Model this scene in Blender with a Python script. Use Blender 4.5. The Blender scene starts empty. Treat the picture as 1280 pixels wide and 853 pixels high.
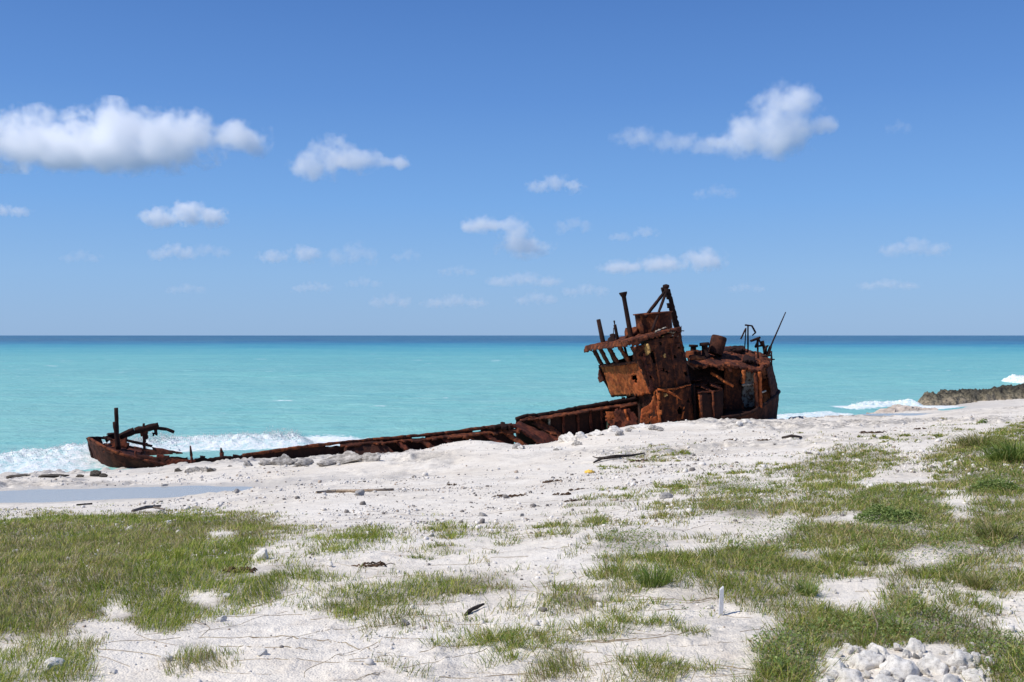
import bpy, bmesh, math, random
import numpy as np
from mathutils import Vector, Matrix, noise as mnoise
random.seed(7)
RNG = np.random.default_rng(11)
R = math.radians

# ------------------------------------------------------------------ camera, sky, sun, exposure
EYE = 5.2                      # eye height above the sea
F = 1244.0                     # focal length in photograph pixels (1280 wide)
CX, HY = 640.0, 419.5          # optical centre column, horizon row
scene = bpy.context.scene
cam_d = bpy.data.cameras.new('camera'); cam = bpy.data.objects.new('camera', cam_d)
scene.collection.objects.link(cam); scene.camera = cam
cam_d.sensor_width = 36.0; cam_d.lens = 36.0*F/1280.0
cam_d.clip_start = 0.05; cam_d.clip_end = 120000
cam.location = (0, 0, EYE)
cam.rotation_euler = (R(90) - math.atan((426.5-HY)/F), 0, 0)

SUN_EL, SUN_AZ = R(50), R(-110)          # azimuth clockwise from +Y: the sun stands to the left
world = bpy.data.worlds.new('World'); scene.world = world; world.use_nodes = True
wn = world.node_tree.nodes; wl = world.node_tree.links
sky = wn.new('ShaderNodeTexSky'); sky.sky_type = 'NISHITA'; sky.sun_disc = False
sky.sun_elevation = SUN_EL; sky.sun_rotation = SUN_AZ
sky.altitude = 0; sky.air_density = 1.0; sky.dust_density = 0.35; sky.ozone_density = 2.0
wn['Background'].inputs['Strength'].default_value = 0.125
# clear trade-wind air: the low sky stays blue right down to the sea
wtc = wn.new('ShaderNodeTexCoord'); wsx = wn.new('ShaderNodeSeparateXYZ'); wl.new(wtc.outputs['Generated'], wsx.inputs[0])
wr = wn.new('ShaderNodeValToRGB'); we = wr.color_ramp.elements
SKYR = [(0.0, (0.262, 0.450, 0.735)), (0.06, (0.240, 0.452, 0.790)), (0.13, (0.170, 0.390, 0.800)), (0.23, (0.105, 0.275, 0.680)), (0.34, (0.065, 0.190, 0.540)), (0.60, (0.050, 0.145, 0.440))]
while len(we) < len(SKYR): we.new(0.5)
for el_, (p_, c_) in zip(we, SKYR): el_.position = p_; el_.color = (*c_, 1)
wl.new(wsx.outputs['Z'], wr.inputs['Fac'])
wmx = wn.new('ShaderNodeMix'); wmx.data_type = 'RGBA'; wmx.inputs[0].default_value = 0.88
wsc = wn.new('ShaderNodeVectorMath'); wsc.operation = 'SCALE'; wsc.inputs['Scale'].default_value = 1.0/0.125
wl.new(wr.outputs['Color'], wsc.inputs[0])
wl.new(sky.outputs['Color'], wmx.inputs[6]); wl.new(wsc.outputs[0], wmx.inputs[7])
wl.new(wmx.outputs[2], wn['Background'].inputs['Color'])
sd = bpy.data.lights.new('sun', 'SUN'); sun = bpy.data.objects.new('sun', sd)
scene.collection.objects.link(sun)
sd.energy = 4.9; sd.angle = R(0.53); sd.color = (1.0, 0.955, 0.88)
to_sun = Vector((math.sin(SUN_AZ)*math.cos(SUN_EL), math.cos(SUN_AZ)*math.cos(SUN_EL), math.sin(SUN_EL)))
sun.rotation_euler = to_sun.to_track_quat('Z', 'Y').to_euler()
vs = scene.view_settings
vs.view_transform = 'Standard'; vs.look = 'None'; vs.exposure = 0.0; vs.gamma = 1.0; vs.use_curve_mapping = False
scene.cycles.use_denoising = True
scene.cycles.max_bounces = 20; scene.cycles.diffuse_bounces = 3; scene.cycles.glossy_bounces = 3
scene.cycles.transparent_max_bounces = 8; scene.cycles.volume_bounces = 16
scene.cycles.volume_step_rate = 1.0; scene.cycles.volume_max_steps = 128

# ------------------------------------------------------------------ numeric noise
def _hash(ix, iy, iz, s):
    h = (ix.astype(np.int64)*374761393 + iy.astype(np.int64)*668265263 + iz.astype(np.int64)*2147483647 + s*974634777) & 0xFFFFFFFF
    h = ((h ^ (h >> 13))*1274126177) & 0xFFFFFFFF
    h = ((h ^ (h >> 15))*2246822519) & 0xFFFFFFFF
    return ((h ^ (h >> 16)) & 0xFFFFFF)/float(0xFFFFFF)
def vn(x, y, z=None, s=0):
    x = np.asarray(x, float); y = np.asarray(y, float)
    z = np.zeros_like(x) if z is None else np.asarray(z, float)
    ix, iy, iz = np.floor(x), np.floor(y), np.floor(z)
    fx, fy, fz = x-ix, y-iy, z-iz
    fx = fx*fx*fx*(fx*(fx*6-15)+10); fy = fy*fy*fy*(fy*(fy*6-15)+10); fz = fz*fz*fz*(fz*(fz*6-15)+10)
    def c(a, b, d): return _hash(ix+a, iy+b, iz+d, s)
    def pl(d):
        return (c(0,0,d)*(1-fx)+c(1,0,d)*fx)*(1-fy) + (c(0,1,d)*(1-fx)+c(1,1,d)*fx)*fy
    if not z.any(): return pl(0)
    return pl(0)*(1-fz) + pl(1)*fz
def fbm(x, y, z=None, s=0, o=4):
    t = 0.0; a = 1.0; n = 0.0
    x = np.asarray(x, float); y = np.asarray(y, float)
    for i in range(o):
        t = t + a*vn(x, y, z, s+i*17); n += a; a *= 0.5
        x = x*2.03+3.1; y = y*2.03-1.7
        if z is not None: z = np.asarray(z, float)*2.03+0.9
    return t/n                                   # 0..1, mean 0.5
def sstep(a, b, t):
    t = np.clip((t-a)/(b-a), 0, 1); return t*t*(3-2*t)

# ------------------------------------------------------------------ object helpers
COL = scene.collection
def tag(o, label=None, cat=None, group=None, kind=None):
    if label: o['label'] = label
    if cat: o['category'] = cat
    if group: o['group'] = group
    if kind: o['kind'] = kind
    return o
def link(name, me, mat=None, parent=None, smooth=False):
    o = bpy.data.objects.new(name, me); COL.objects.link(o)
    if mat is not None:
        for m in (mat if isinstance(mat, (list, tuple)) else [mat]): me.materials.append(m)
    if parent is not None: o.parent = parent
    if smooth: me.polygons.foreach_set('use_smooth', np.ones(len(me.polygons), bool))
    return o
def mesh_np(name, V, faces):
    """V (n,3); faces: list of arrays (k,4) or (k,3)"""
    me = bpy.data.meshes.new(name)
    V = np.asarray(V, np.float32)
    me.vertices.add(len(V)); me.vertices.foreach_set('co', V.ravel())
    loops = np.concatenate([np.asarray(f, np.int32).ravel() for f in faces if len(f)])
    sizes = np.concatenate([np.full(len(f), np.asarray(f).shape[1], np.int32) for f in faces if len(f)])
    starts = np.concatenate([[0], np.cumsum(sizes)[:-1]]).astype(np.int32)
    me.loops.add(len(loops)); me.loops.foreach_set('vertex_index', loops)
    me.polygons.add(len(sizes)); me.polygons.foreach_set('loop_start', starts)
    try: me.polygons.foreach_set('loop_total', sizes)
    except Exception: pass
    me.update(calc_edges=True); me.validate()
    return me
def set_col(me, cols, name='Col'):
    a = me.color_attributes.new(name, 'FLOAT_COLOR', 'POINT')
    c = np.ones((len(cols), 4), np.float32); c[:, :3] = cols
    a.data.foreach_set('color', c.ravel())
def set_float(me, vals, name):
    a = me.attributes.new(name, 'FLOAT', 'POINT'); a.data.foreach_set('value', np.asarray(vals, np.float32))
def grid_faces(nr, nc):
    i = np.arange(nr*nc).reshape(nr, nc)
    return np.stack([i[:-1, :-1], i[:-1, 1:], i[1:, 1:], i[1:, :-1]], -1).reshape(-1, 4)

# ------------------------------------------------------------------ material helpers
class NT:
    def __init__(s, name):
        s.m = bpy.data.materials.new(name); s.m.use_nodes = True
        s.n = s.m.node_tree.nodes; s.l = s.m.node_tree.links
        s.b = s.n['Principled BSDF']; s.out = s.n['Material Output']
        s.tc = s.n.new('ShaderNodeTexCoord')
    def lk(s, a, b): s.l.new(a, b)
    def val(s, sock, v):
        if hasattr(v, 'is_output'): s.l.new(v, sock)
        else: sock.default_value = v
    def map(s, scale=(1, 1, 1), coord='Object'):
        m = s.n.new('ShaderNodeMapping'); m.inputs['Scale'].default_value = scale
        s.lk(s.tc.outputs[coord], m.inputs['Vector']); return m.outputs['Vector']
    def noise(s, scale, detail=5, rough=0.55, vec=None, dist=0.0):
        t = s.n.new('ShaderNodeTexNoise'); t.inputs['Scale'].default_value = scale
        t.inputs['Detail'].default_value = detail; t.inputs['Roughness'].default_value = rough
        t.inputs['Distortion'].default_value = dist
        s.lk(vec if vec is not None else s.tc.outputs['Object'], t.inputs['Vector']); return t.outputs['Fac']
    def voro(s, scale, vec=None, feature='F1'):
        t = s.n.new('ShaderNodeTexVoronoi'); t.feature = feature; t.inputs['Scale'].default_value = scale
        s.lk(vec if vec is not None else s.tc.outputs['Object'], t.inputs['Vector']); return t.outputs['Distance']
    def ramp(s, fac, stops):
        r = s.n.new('ShaderNodeValToRGB'); e = r.color_ramp.elements
        while len(e) < len(stops): e.new(0.5)
        for el, (p, c) in zip(e, stops):
            el.position = p; el.color = (*c, 1) if isinstance(c, (tuple, list)) else (c, c, c, 1)
        s.lk(fac, r.inputs['Fac']); return r.outputs['Color']
    def mix(s, fac, a, b, mode='MIX'):
        m = s.n.new('ShaderNodeMix'); m.data_type = 'RGBA'; m.blend_type = mode
        s.val(m.inputs[0], fac)
        for sock, v in ((m.inputs[6], a), (m.inputs[7], b)):
            s.val(sock, (*v, 1) if isinstance(v, (tuple, list)) else v)
        return m.outputs[2]
    def math(s, op, a, b=0.0, clamp=False):
        m = s.n.new('ShaderNodeMath'); m.operation = op; m.use_clamp = clamp
        s.val(m.inputs[0], a); s.val(m.inputs[1], b); return m.outputs[0]
    def attr(s, name, out='Color'):
        a = s.n.new('ShaderNodeAttribute'); a.attribute_name = name; return a.outputs[out]
    def bump(s, h, strength=0.5, dist=0.05, nrm=None):
        b = s.n.new('ShaderNodeBump'); b.inputs['Strength'].default_value = strength; b.inputs['Distance'].default_value = dist
        s.lk(h, b.inputs['Height'])
        if nrm is not None: s.lk(nrm, b.inputs['Normal'])
        s.lk(b.outputs['Normal'], s.b.inputs['Normal']); return b.outputs['Normal']
    def base(s, c, rough=0.9, spec=0.3):
        s.val(s.b.inputs['Base Color'], (*c, 1) if isinstance(c, (tuple, list)) else c)
        s.val(s.b.inputs['Roughness'], rough); s.val(s.b.inputs['Specular IOR Level'], spec)
        return s

def mat_rust(name, lo, mid, hi, bias=0.0, rough=0.92, streak=(1.6, 1.6, 0.35), dk=0.80):
    t = NT(name)
    st = t.map(streak)
    a = t.noise(1.1, 7, 0.65, st, 0.6); b = t.noise(4.5, 6, 0.7); c = t.noise(22, 4, 0.6)
    f = t.math('ADD', t.math('MULTIPLY', a, 0.6), t.math('MULTIPLY', b, 0.4)); f = t.math('ADD', f, bias)
    col = t.ramp(f, [(0.33, lo), (0.47, mid), (0.58, tuple(0.5*(x+y) for x, y in zip(mid, hi))), (0.70, hi)])
    dark = t.ramp(t.noise(2.7, 8, 0.7, None, 1.0), [(0.42, 0.0), (0.56, 1.0)])
    col = t.mix(dark, t.mix(dk, col, (0.018, 0.010, 0.009)), col)
    col = t.mix(t.math('MULTIPLY', c, 0.6), col, t.mix(0.5, col, (0.035, 0.015, 0.012)))
    t.base(col, rough, 0.15)
    t.bump(t.math('ADD', t.math('MULTIPLY', b, 0.7), t.math('MULTIPLY', c, 0.4)), 0.8, 0.035)
    return t.m
M = {}
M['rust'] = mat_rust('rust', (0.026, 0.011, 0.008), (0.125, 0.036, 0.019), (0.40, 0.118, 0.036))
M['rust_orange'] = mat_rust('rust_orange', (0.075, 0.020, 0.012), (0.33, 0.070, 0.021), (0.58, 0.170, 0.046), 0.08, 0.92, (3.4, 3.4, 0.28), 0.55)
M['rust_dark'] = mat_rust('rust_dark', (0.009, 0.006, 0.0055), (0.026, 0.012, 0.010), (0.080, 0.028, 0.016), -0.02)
M['rust_red'] = mat_rust('rust_red', (0.030, 0.011, 0.009), (0.115, 0.031, 0.020), (0.25, 0.070, 0.032))
M['rust_hull'] = mat_rust('rust_hull', (0.024, 0.012, 0.010), (0.075, 0.029, 0.019), (0.17, 0.056, 0.029), -0.02)
M['rust_side_shaded'] = mat_rust('rust_side_shaded', (0.013, 0.007, 0.006), (0.062, 0.021, 0.013), (0.33, 0.098, 0.032), 0.0, 0.92, (2.2, 2.2, 0.5))  # darker rust copy: shade of the camera-facing walls put into the colour
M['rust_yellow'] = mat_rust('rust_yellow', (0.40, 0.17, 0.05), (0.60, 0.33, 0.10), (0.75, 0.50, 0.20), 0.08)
t = NT('faded_paint'); a = t.noise(5, 6, 0.7)
t.base(t.ramp(a, [(0.42, (0.10, 0.05, 0.03)), (0.52, (0.33, 0.31, 0.255)), (0.8, (0.52, 0.50, 0.44))]), 0.8); M['faded'] = t.m
t = NT('green_paint'); a = t.noise(6, 6, 0.7)
t.base(t.ramp(a, [(0.38, (0.06, 0.03, 0.02)), (0.55, (0.035, 0.07, 0.045))]), 0.85); M['green'] = t.m

# ------------------------------------------------------------------ terrain
def unp(px, py, D): return np.array([(px-CX)/F*D, D, EYE-(py-HY)/F*D])
CTRL = [(0,853,5.03),(640,853,4.75),(1280,853,4.6),(0,760,6.77),(640,760,6.4),(1280,760,6.0),
 (0,700,9.3),(320,700,8.8),(640,700,8.2),(960,700,7.7),(1280,700,7.33),(0,650,14.6),(300,650,14),(640,650,11.9),(960,650,10.6),(1280,650,9.5),
 (0,628,24.0),(120,627,24.3),(300,620,21),(640,620,16.2),(960,620,13.4),(1280,620,11.5),
 (0,608,26.9),(150,606,27.2),(0,600,31.8),(200,600,30.4),(400,600,27),(640,600,21.4),(900,600,17.3),(1280,600,13.8),
 (400,580,31.9),(560,580,28.8),(640,580,27),(900,580,21.8),(1280,580,16.3),(560,552,33.4),(530,560,33.4),(500,567,33.4),(600,550,33.5),(632,554,33.6),(460,569,33.5),(430,571,33.5),(385,578,33.5),(340,579,33.5),(280,583,34),
 (200,589,34.5),(150,590,35),(100,592,35.4),(0,597,35),(690,560,34.5),(655,562,34),(720,546,37),(760,538,39),(790,532,40.5),(840,528,42.5),(880,525,44),(930,527,46),(960,526,47),(982,523,52),
 (640,560,37),(660,565,38),(700,561,39),(740,549,41),(790,539,39),(830,536,39),(870,531,40),(910,532,39),(950,532,39),(980,531,40),(540,565,38),(500,570,37),(460,573,38),(900,560,27),(1000,545,31),(1280,548,23),(1280,530,33),(1280,516,46),(1280,508,58),(1130,524,50),(1050,523,53),(1080,519,60),(1180,516,62)]
CW = [(0,0,3.55),(-5,0,3.5),(5,0,3.6),(-10,4,3.3),(10,4,3.65),(-23,43,-0.9),(-15,47,-1.2),(-5,50,-1.2),(5,55,-1.2),(13,60,-1.0),(20,68,-0.9),(26,80,-1),
 (-34,60,-3),(0,80,-3),(25,115,-3),(45,85,0.4),(62,98,0.4),(75,130,-2),(45,110,-1.5),(-32,36,-0.2),(-34,25,1.3),(-22,12,2.8),(20,12,3.4),(32,25,2.9),(42,45,1.8),(52,65,0.8),(42,72,0.4),(36,76,0.3),
 (-26,36,0.1),(-17,43,-0.8),(-8,47,-0.8)]
SHORE = [(60,596),(120,592),(150,592),(200,590),(230,587),(262,585),(300,584),(340,581),(385,582),(420,577),(450,578),(500,572),(520,563),(560,559),(600,559),(640,562),(660,564),(700,560),(720,551),(740,548),(790,540),(830,535),(865,533),(900,530),(930,530),(960,529)]
def shore_pt(px, py):                       # foot of the sand against the wreck
    r = (px-CX)/F; D = (44.62-0.32)/(1-0.4045*r); p = unp(px, py, D); p[2] = max(p[2], 0.03 if px < 225 else 0.13); return p
def under_pt(px, v, z):
    r = (px-CX)/F; D = (44.62+1.08*v)/(1-0.4045*r); return np.array([r*D, D, z])
CP = np.array([unp(*c) for c in CTRL]+[np.array(c, float) for c in CW]+[shore_pt(*c) for c in SHORE]+[under_pt(px, 3.0, -0.25) for px in (230, 290, 340, 400, 460)]+[under_pt(px, 7.5, -0.7) for px in (245, 340, 460, 580, 700)])
def _tps(r2): return 0.5*r2*np.log(np.maximum(r2, 1e-9))
_n = len(CP); _A = np.zeros((_n+3, _n+3))
_d2 = ((CP[:, None, :2]-CP[None, :, :2])**2).sum(-1)
_A[:_n, :_n] = _tps(_d2)+np.eye(_n)*0.08
_A[:_n, _n] = 1; _A[:_n, _n+1:] = CP[:, :2]; _A[_n:, :_n] = _A[:_n, _n:].T
_w = np.linalg.solve(_A, np.concatenate([CP[:, 2], np.zeros(3)]))
def Hmacro(x, y):
    x = np.asarray(x, float).ravel(); y = np.asarray(y, float).ravel(); out = np.empty_like(x)
    for i in range(0, len(x), 60000):
        xs, ys = x[i:i+60000], y[i:i+60000]
        d2 = (xs[:, None]-CP[None, :, 0])**2 + (ys[:, None]-CP[None, :, 1])**2
        out[i:i+60000] = _tps(d2)@_w[:_n] + _w[_n] + _w[_n+1]*xs + _w[_n+2]*ys
    return out
# tide pools: (centre x, y, semi axes, angle, water level)
POOLS = [(-11.0, 25.6, 5.2, 1.05, R(10), None), (21.8, 54.5, 2.6, 0.8, R(4), None)]
POOLS = [(a, b, c, d, e, float(Hmacro([a], [b])[0])-0.02) for a, b, c, d, e, f in POOLS]
def pool_r(x, y, p):
    dx, dy = x-p[0], y-p[1]; c, s = math.cos(p[4]), math.sin(p[4])
    u, v = (dx*c+dy*s)/p[2], (-dx*s+dy*c)/p[3]
    return np.sqrt(u*u+v*v) + 0.5*(fbm(x*0.7, y*1.4, None, 91, 3)-0.5)
def H(x, y):
    x = np.asarray(x, float); shp = x.shape; x = x.ravel(); y = np.asarray(y, float).ravel()
    z = Hmacro(x, y)-0.02
    berm = sstep(20, 33, y)*(1-sstep(56, 66, y))
    z += (fbm(x*0.33, y*0.33, None, 3, 3)-0.5)*(0.14+0.06*berm)
    z += (fbm(x*1.6, y*1.6, None, 5, 3)-0.5)*0.05
    rd = 1-np.abs(2*fbm(x*0.8+9, y*0.8, None, 8, 4)-1)
    rocky = sstep(0.50, 0.66, fbm(x*0.22, y*0.22, None, 12, 3))*berm
    z += rocky*(np.maximum(rd-0.66, 0)*0.6-0.12+0.10*fbm(x*3.3, y*3.3, None, 44, 3))
    z += (fbm(x*6, y*6, None, 21, 3)-0.5)*0.016*(1+2.5*rocky)
    z += np.maximum(fbm(x*17, y*17, None, 31, 2)-0.52, 0)*0.022*(0.4+1.6*sstep(0.42, 0.62, fbm(x*0.9, y*0.9, None, 33, 2)))
    for p in POOLS:
        r = pool_r(x, y, p); k = 1-sstep(0.9, 1.5, r)
        z = z*(1-k) + k*(p[5]+0.10*(r-1.0))
    return z.reshape(shp)
nr, nc = 900, 760
ys = -2+3.2*np.exp(np.linspace(0, math.log(134/3.2), nr))
us = np.linspace(-1, 1, nc); us = 0.74*us
Yg = np.repeat(ys[:, None], nc, 1); Xg = us[None, :]*(Yg+4.5)
Zg = H(Xg, Yg)
def ground_px(px, py):
    """where the view ray of a photograph pixel meets the ground"""
    Ds = np.geomspace(3.5, 125, 900); P3 = np.stack([unp(px, py, d) for d in Ds])
    dz = P3[:, 2]-H(P3[:, 0], P3[:, 1]); i = np.argmax(dz < 0)
    if i == 0: i = 1 if dz[0] < 0 else len(Ds)-1
    a, b = dz[i-1], dz[i]; k = a/(a-b) if a != b else 0
    return P3[i-1]*(1-k)+P3[i]*k

# ---- vegetation density, drawn as patches of ground
def inpoly(px, py, poly):
    c = np.zeros(px.shape, bool); n = len(poly)
    for i in range(n):
        x1, y1 = poly[i]; x2, y2 = poly[(i+1) % n]
        if y1 == y2: continue
        c ^= ((y1 > py) != (y2 > py)) & (px < (x2-x1)*(py-y1)/(y2-y1)+x1)
    return c
def boxp(x0, y0, x1, y1):
    w = (x1-x0)/2; h = (y1-y0)/2; cx, cy = (x0+x1)/2, (y0+y1)/2
    return [(cx+w*math.cos(a), cy+h*math.sin(a)) for a in np.linspace(0, 2*math.pi, 14)[:-1]]
LAWN = [([(-400,652),(0,648),(100,643),(200,640),(250,641),(300,646),(335,656),(325,690),(345,712),(352,745),(300,757),(240,775),(200,795),(150,775),(100,768),(60,790),(0,795),(-400,800)], 1.0),
 ([(-400,790),(0,790),(60,782),(120,800),(130,818),(90,860),(-400,860)], 0.55),
 ([(320,650),(380,652),(480,668),(492,684),(430,702),(340,705)], 0.5), ([(340,705),(400,700),(430,720),(420,760),(350,745)], 0.42),
 (boxp(215,805,295,832), 0.55), (boxp(290,640,350,655), 0.5),
 ([(395,735),(470,732),(530,723),(600,713),(652,714),(640,735),(560,741),(470,755),(440,775),(400,762)], 0.78),
 (boxp(530,648,585,667), 0.5), (boxp(588,658,640,671), 0.42), (boxp(538,677,578,694), 0.6), (boxp(662,703,712,717), 0.5),
 ([(640,860),(662,825),(700,800),(735,812),(725,835),(690,860)], 0.62), (boxp(560,770,700,790), 0.22), (boxp(690,730,765,765), 0.45),
 (boxp(430,655,500,690), 0.45), (boxp(790,805,840,853), 0.35), (boxp(775,815,812,835), 0.4)]
TALL = [([(730,700),(790,690),(870,708),(930,690),(1010,655),(1000,610),(1060,600),(1130,612),(1200,585),(1240,575),(1280,560),(1700,560),(1700,870),(1240,870),(1235,825),(1150,803),(1030,812),(1000,870),(935,870),(950,805),(975,775),(880,748),(800,742),(760,752)], 0.74),
 ([(800,700),(860,700),(880,740),(960,740),(1000,700),(940,680),(880,690)], 0.9),
 ([(985,580),(1035,562),(1090,558),(1130,565),(1125,585),(1060,600),(1000,600)], 0.95), ([(1060,545),(1150,544),(1152,552),(1060,552)], 0.6),
 (boxp(970,545,1030,551), 0.5), (boxp(1110,543,1200,553), 0.6), (boxp(1160,530,1240,537), 0.6), ([(1190,560),(1280,525),(1700,480),(1700,620),(1200,620)], 0.97), (boxp(1150,550,1260,600), 0.7),
 ([(765,578),(812,556),(858,555),(872,567),(835,576),(800,580)], 0.7), (boxp(740,582,800,594), 0.4), (boxp(770,563,805,572), 0.5), (boxp(820,600,950,622), 0.62), (boxp(845,590,890,598), 0.5),
 (boxp(900,585,990,600), 0.3), (boxp(860,612,1010,650), 0.55), (boxp(1000,620,1180,660), 0.7), (boxp(700,725,790,770), 0.35), (boxp(740,770,800,800), 0.3), (boxp(430,650,700,850), 0.13), (boxp(640,600,960,860), 0.24), (boxp(880,570,1010,640), 0.35), (boxp(840,600,930,616), 0.5)]
LEAFY = [(boxp(752,664,835,690), 0.9), (boxp(855,630,1000,655), 0.75), (boxp(1060,610,1175,665), 0.95), (boxp(930,650,1020,690), 0.6), (boxp(1210,585,1290,615), 0.95),
 (boxp(900,680,980,720), 0.6), (boxp(1000,770,1230,808), 0.95), (boxp(945,790,1020,853), 0.95), (boxp(1200,790,1330,853), 0.7), (boxp(1090,740,1190,790), 0.5), (boxp(740,665,800,705), 0.5), (boxp(1040,625,1300,700), 0.5), (boxp(880,600,1000,625), 0.45), (boxp(1000,700,1030,740), 0.6), (boxp(1110,690,1230,730), 0.5), (boxp(820,745,900,770), 0.4)]
BARE = [boxp(1015,716,1105,764), boxp(1250,735,1300,805), boxp(1050,640,1105,655), boxp(935,648,990,668), boxp(1120,688,1180,705), boxp(1150,730,1180,760), boxp(1180,610,1215,650), boxp(1060,588,1160,606), boxp(870,640,925,680),
        boxp(150,755,165,768), boxp(125,752,165,772), boxp(232,738,275,754), boxp(255,658,300,680), boxp(300,700,345,722)]
gx, gy = np.meshgrid(np.arange(-400, 1700, 2.0)+1, np.arange(470, 900, 2.0)+1)
def raster(polys, blur):
    m = np.zeros(gx.shape)
    for p, d in polys: m = np.maximum(m, np.where(inpoly(gx, gy, p), d, 0))
    for _ in range(2):
        for ax in (0, 1):
            k = blur[ax]; c = np.cumsum(np.pad(m, [(k+1, k) if a == ax else (0, 0) for a in (0, 1)], mode='edge'), axis=ax)
            m = (np.take(c, range(2*k+1, c.shape[ax]), ax)-np.take(c, range(0, c.shape[ax]-2*k-1), ax))/(2*k+1)
    return m
bare = raster([(p, 1.0) for p in BARE], (2, 5))
MASK = {'lawn': raster(LAWN, (3, 8))*(1-0.85*bare), 'tall': raster(TALL, (2, 6))*(1-0.9*bare), 'leafy': raster(LEAFY, (2, 6))*(1-0.7*bare)}
def veg(kind, x, y, z):
    px = CX+F*x/np.maximum(y, 0.5); py = HY+F*(EYE-z)/np.maximum(y, 0.5)
    ix = ((px+400)/2).astype(int); iy = ((py-470)/2).astype(int)
    ok = (ix >= 0) & (ix < gx.shape[1]) & (iy >= 0) & (iy < gx.shape[0]) & (y > 2.5)
    return np.where(ok, MASK[kind][np.clip(iy, 0, gx.shape[0]-1), np.clip(ix, 0, gx.shape[1]-1)], 0.0)

me = mesh_np('sand', np.stack([Xg, Yg, Zg], -1).reshape(-1, 3), [grid_faces(nr, nc)])
xf, yf, zf = Xg.ravel(), Yg.ravel(), Zg.ravel()
soil = np.clip(0.9*veg('lawn', xf, yf, zf)+0.8*veg('tall', xf, yf, zf)+0.5*veg('leafy', xf, yf, zf), 0, 1)
soil = sstep(0.35, 0.85, soil*0.75+0.5*(fbm(xf*3.1, yf*3.1, None, 71, 4)-0.25))
berm = sstep(20, 33, yf)*(1-sstep(56, 66, yf))
rocky = sstep(0.50, 0.66, fbm(xf*0.22, yf*0.22, None, 12, 3))*berm
wet = 1-sstep(0.05, 0.55, zf)
for p in POOLS: wet = np.maximum(wet, (1-sstep(1.05, 1.9, pool_r(xf, yf, p))))
set_float(me, soil, 'soil'); set_float(me, rocky, 'rocky'); set_float(me, wet, 'wet')
t = NT('coral_sand')
big = t.noise(0.55, 5, 0.6); med = t.noise(5.0, 6, 0.65); fine = t.noise(55, 4, 0.7); grit = t.voro(75); grit2 = t.voro(28); speck = t.noise(140, 3, 0.6)
col = t.ramp(big, [(0.3, (0.61, 0.55, 0.465)), (0.5, (0.70, 0.642, 0.555)), (0.72, (0.75, 0.70, 0.62))])
col = t.mix(t.ramp(med, [(0.34, 0.4), (0.47, 0.0)]), col, (0.45, 0.385, 0.32))
col = t.mix(t.ramp(fine, [(0.30, 0.5), (0.42, 0.0)]), col, (0.36, 0.32, 0.285))
col = t.mix(t.ramp(grit2, [(0.10, 0.45), (0.22, 0.0)]), col, (0.72, 0.685, 0.63))
col = t.mix(t.ramp(speck, [(0.28, 0.6), (0.38, 0.0)]), col, (0.24, 0.20, 0.165))
crust = t.math('MULTIPLY', t.ramp(t.noise(0.9, 6, 0.68, None, 0.7), [(0.52, 0.0), (0.62, 0.6)]), t.ramp(t.noise(11, 6, 0.75), [(0.42, 0.0), (0.56, 1.0)]))
col = t.mix(crust, col, (0.385, 0.355, 0.32))
rk = t.math('MULTIPLY', t.attr('rocky', 'Fac'), t.ramp(t.noise(3.2, 8, 0.75), [(0.42, 0.0), (0.58, 0.9)]))
col = t.mix(rk, col, t.ramp(t.noise(9, 5, 0.7), [(0.35, (0.11, 0.10, 0.09)), (0.65, (0.42, 0.39, 0.355))]))
so = t.math('MULTIPLY', t.attr('soil', 'Fac'), t.ramp(t.noise(14, 6, 0.75), [(0.30, 0.95), (0.66, 0.35)]))
col = t.mix(so, col, t.ramp(t.noise(30, 4, 0.7), [(0.35, (0.070, 0.056, 0.036)), (0.65, (0.20, 0.165, 0.115))]))
col = t.mix(t.math('MULTIPLY', t.attr('wet', 'Fac'), 0.8), col, (0.47, 0.44, 0.40))
t.base(col, 0.95, 0.12)
t.bump(t.math('ADD', t.math('ADD', t.math('MULTIPLY', med, 0.8), t.math('MULTIPLY', fine, 0.22)), t.math('ADD', t.math('MULTIPLY', grit, -0.3), t.math('MULTIPLY', grit2, -0.35))), 0.6, 0.028)
M['sand'] = t.m
sand = link('sand', me, t.m, None, True); tag(sand, kind='structure')

# tide pools
t = NT('pool_water'); t.base((0.50, 0.57, 0.61), 0.16, 0.4)
t.bump(t.noise(6, 3, 0.5), 0.05, 0.01)
tp = t.n.new('ShaderNodeBsdfTransparent'); mx = t.n.new('ShaderNodeMixShader'); mx.inputs[0].default_value = 0.55
t.lk(tp.outputs[0], mx.inputs[1]); t.lk(t.b.outputs[0], mx.inputs[2]); t.lk(mx.outputs[0], t.out.inputs['Surface']); M['pool'] = t.m
for p in POOLS:
    bm = bmesh.new(); ring = []
    for k in range(72):
        a = 2*math.pi*k/72; c, s = math.cos(p[4]), math.sin(p[4]); lo, hi = 0.2, 2.0
        for _ in range(14):
            md = 0.5*(lo+hi); u, v = md*math.cos(a)*p[2], md*math.sin(a)*p[3]
            if pool_r(np.array([p[0]+u*c-v*s]), np.array([p[1]+u*s+v*c]), p)[0] < 1.1: lo = md
            else: hi = md
        u, v = lo*math.cos(a)*p[2], lo*math.sin(a)*p[3]
        ring.append(bm.verts.new((p[0]+u*c-v*s, p[1]+u*s+v*c, p[5]-0.004)))
    bm.faces.new(ring); bmesh.ops.triangulate(bm, faces=bm.faces[:])
    me = bpy.data.meshes.new('tide_pool'); bm.to_mesh(me); bm.free()
    tag(link('tide_pool', me, M['pool']), kind='structure')

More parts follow.
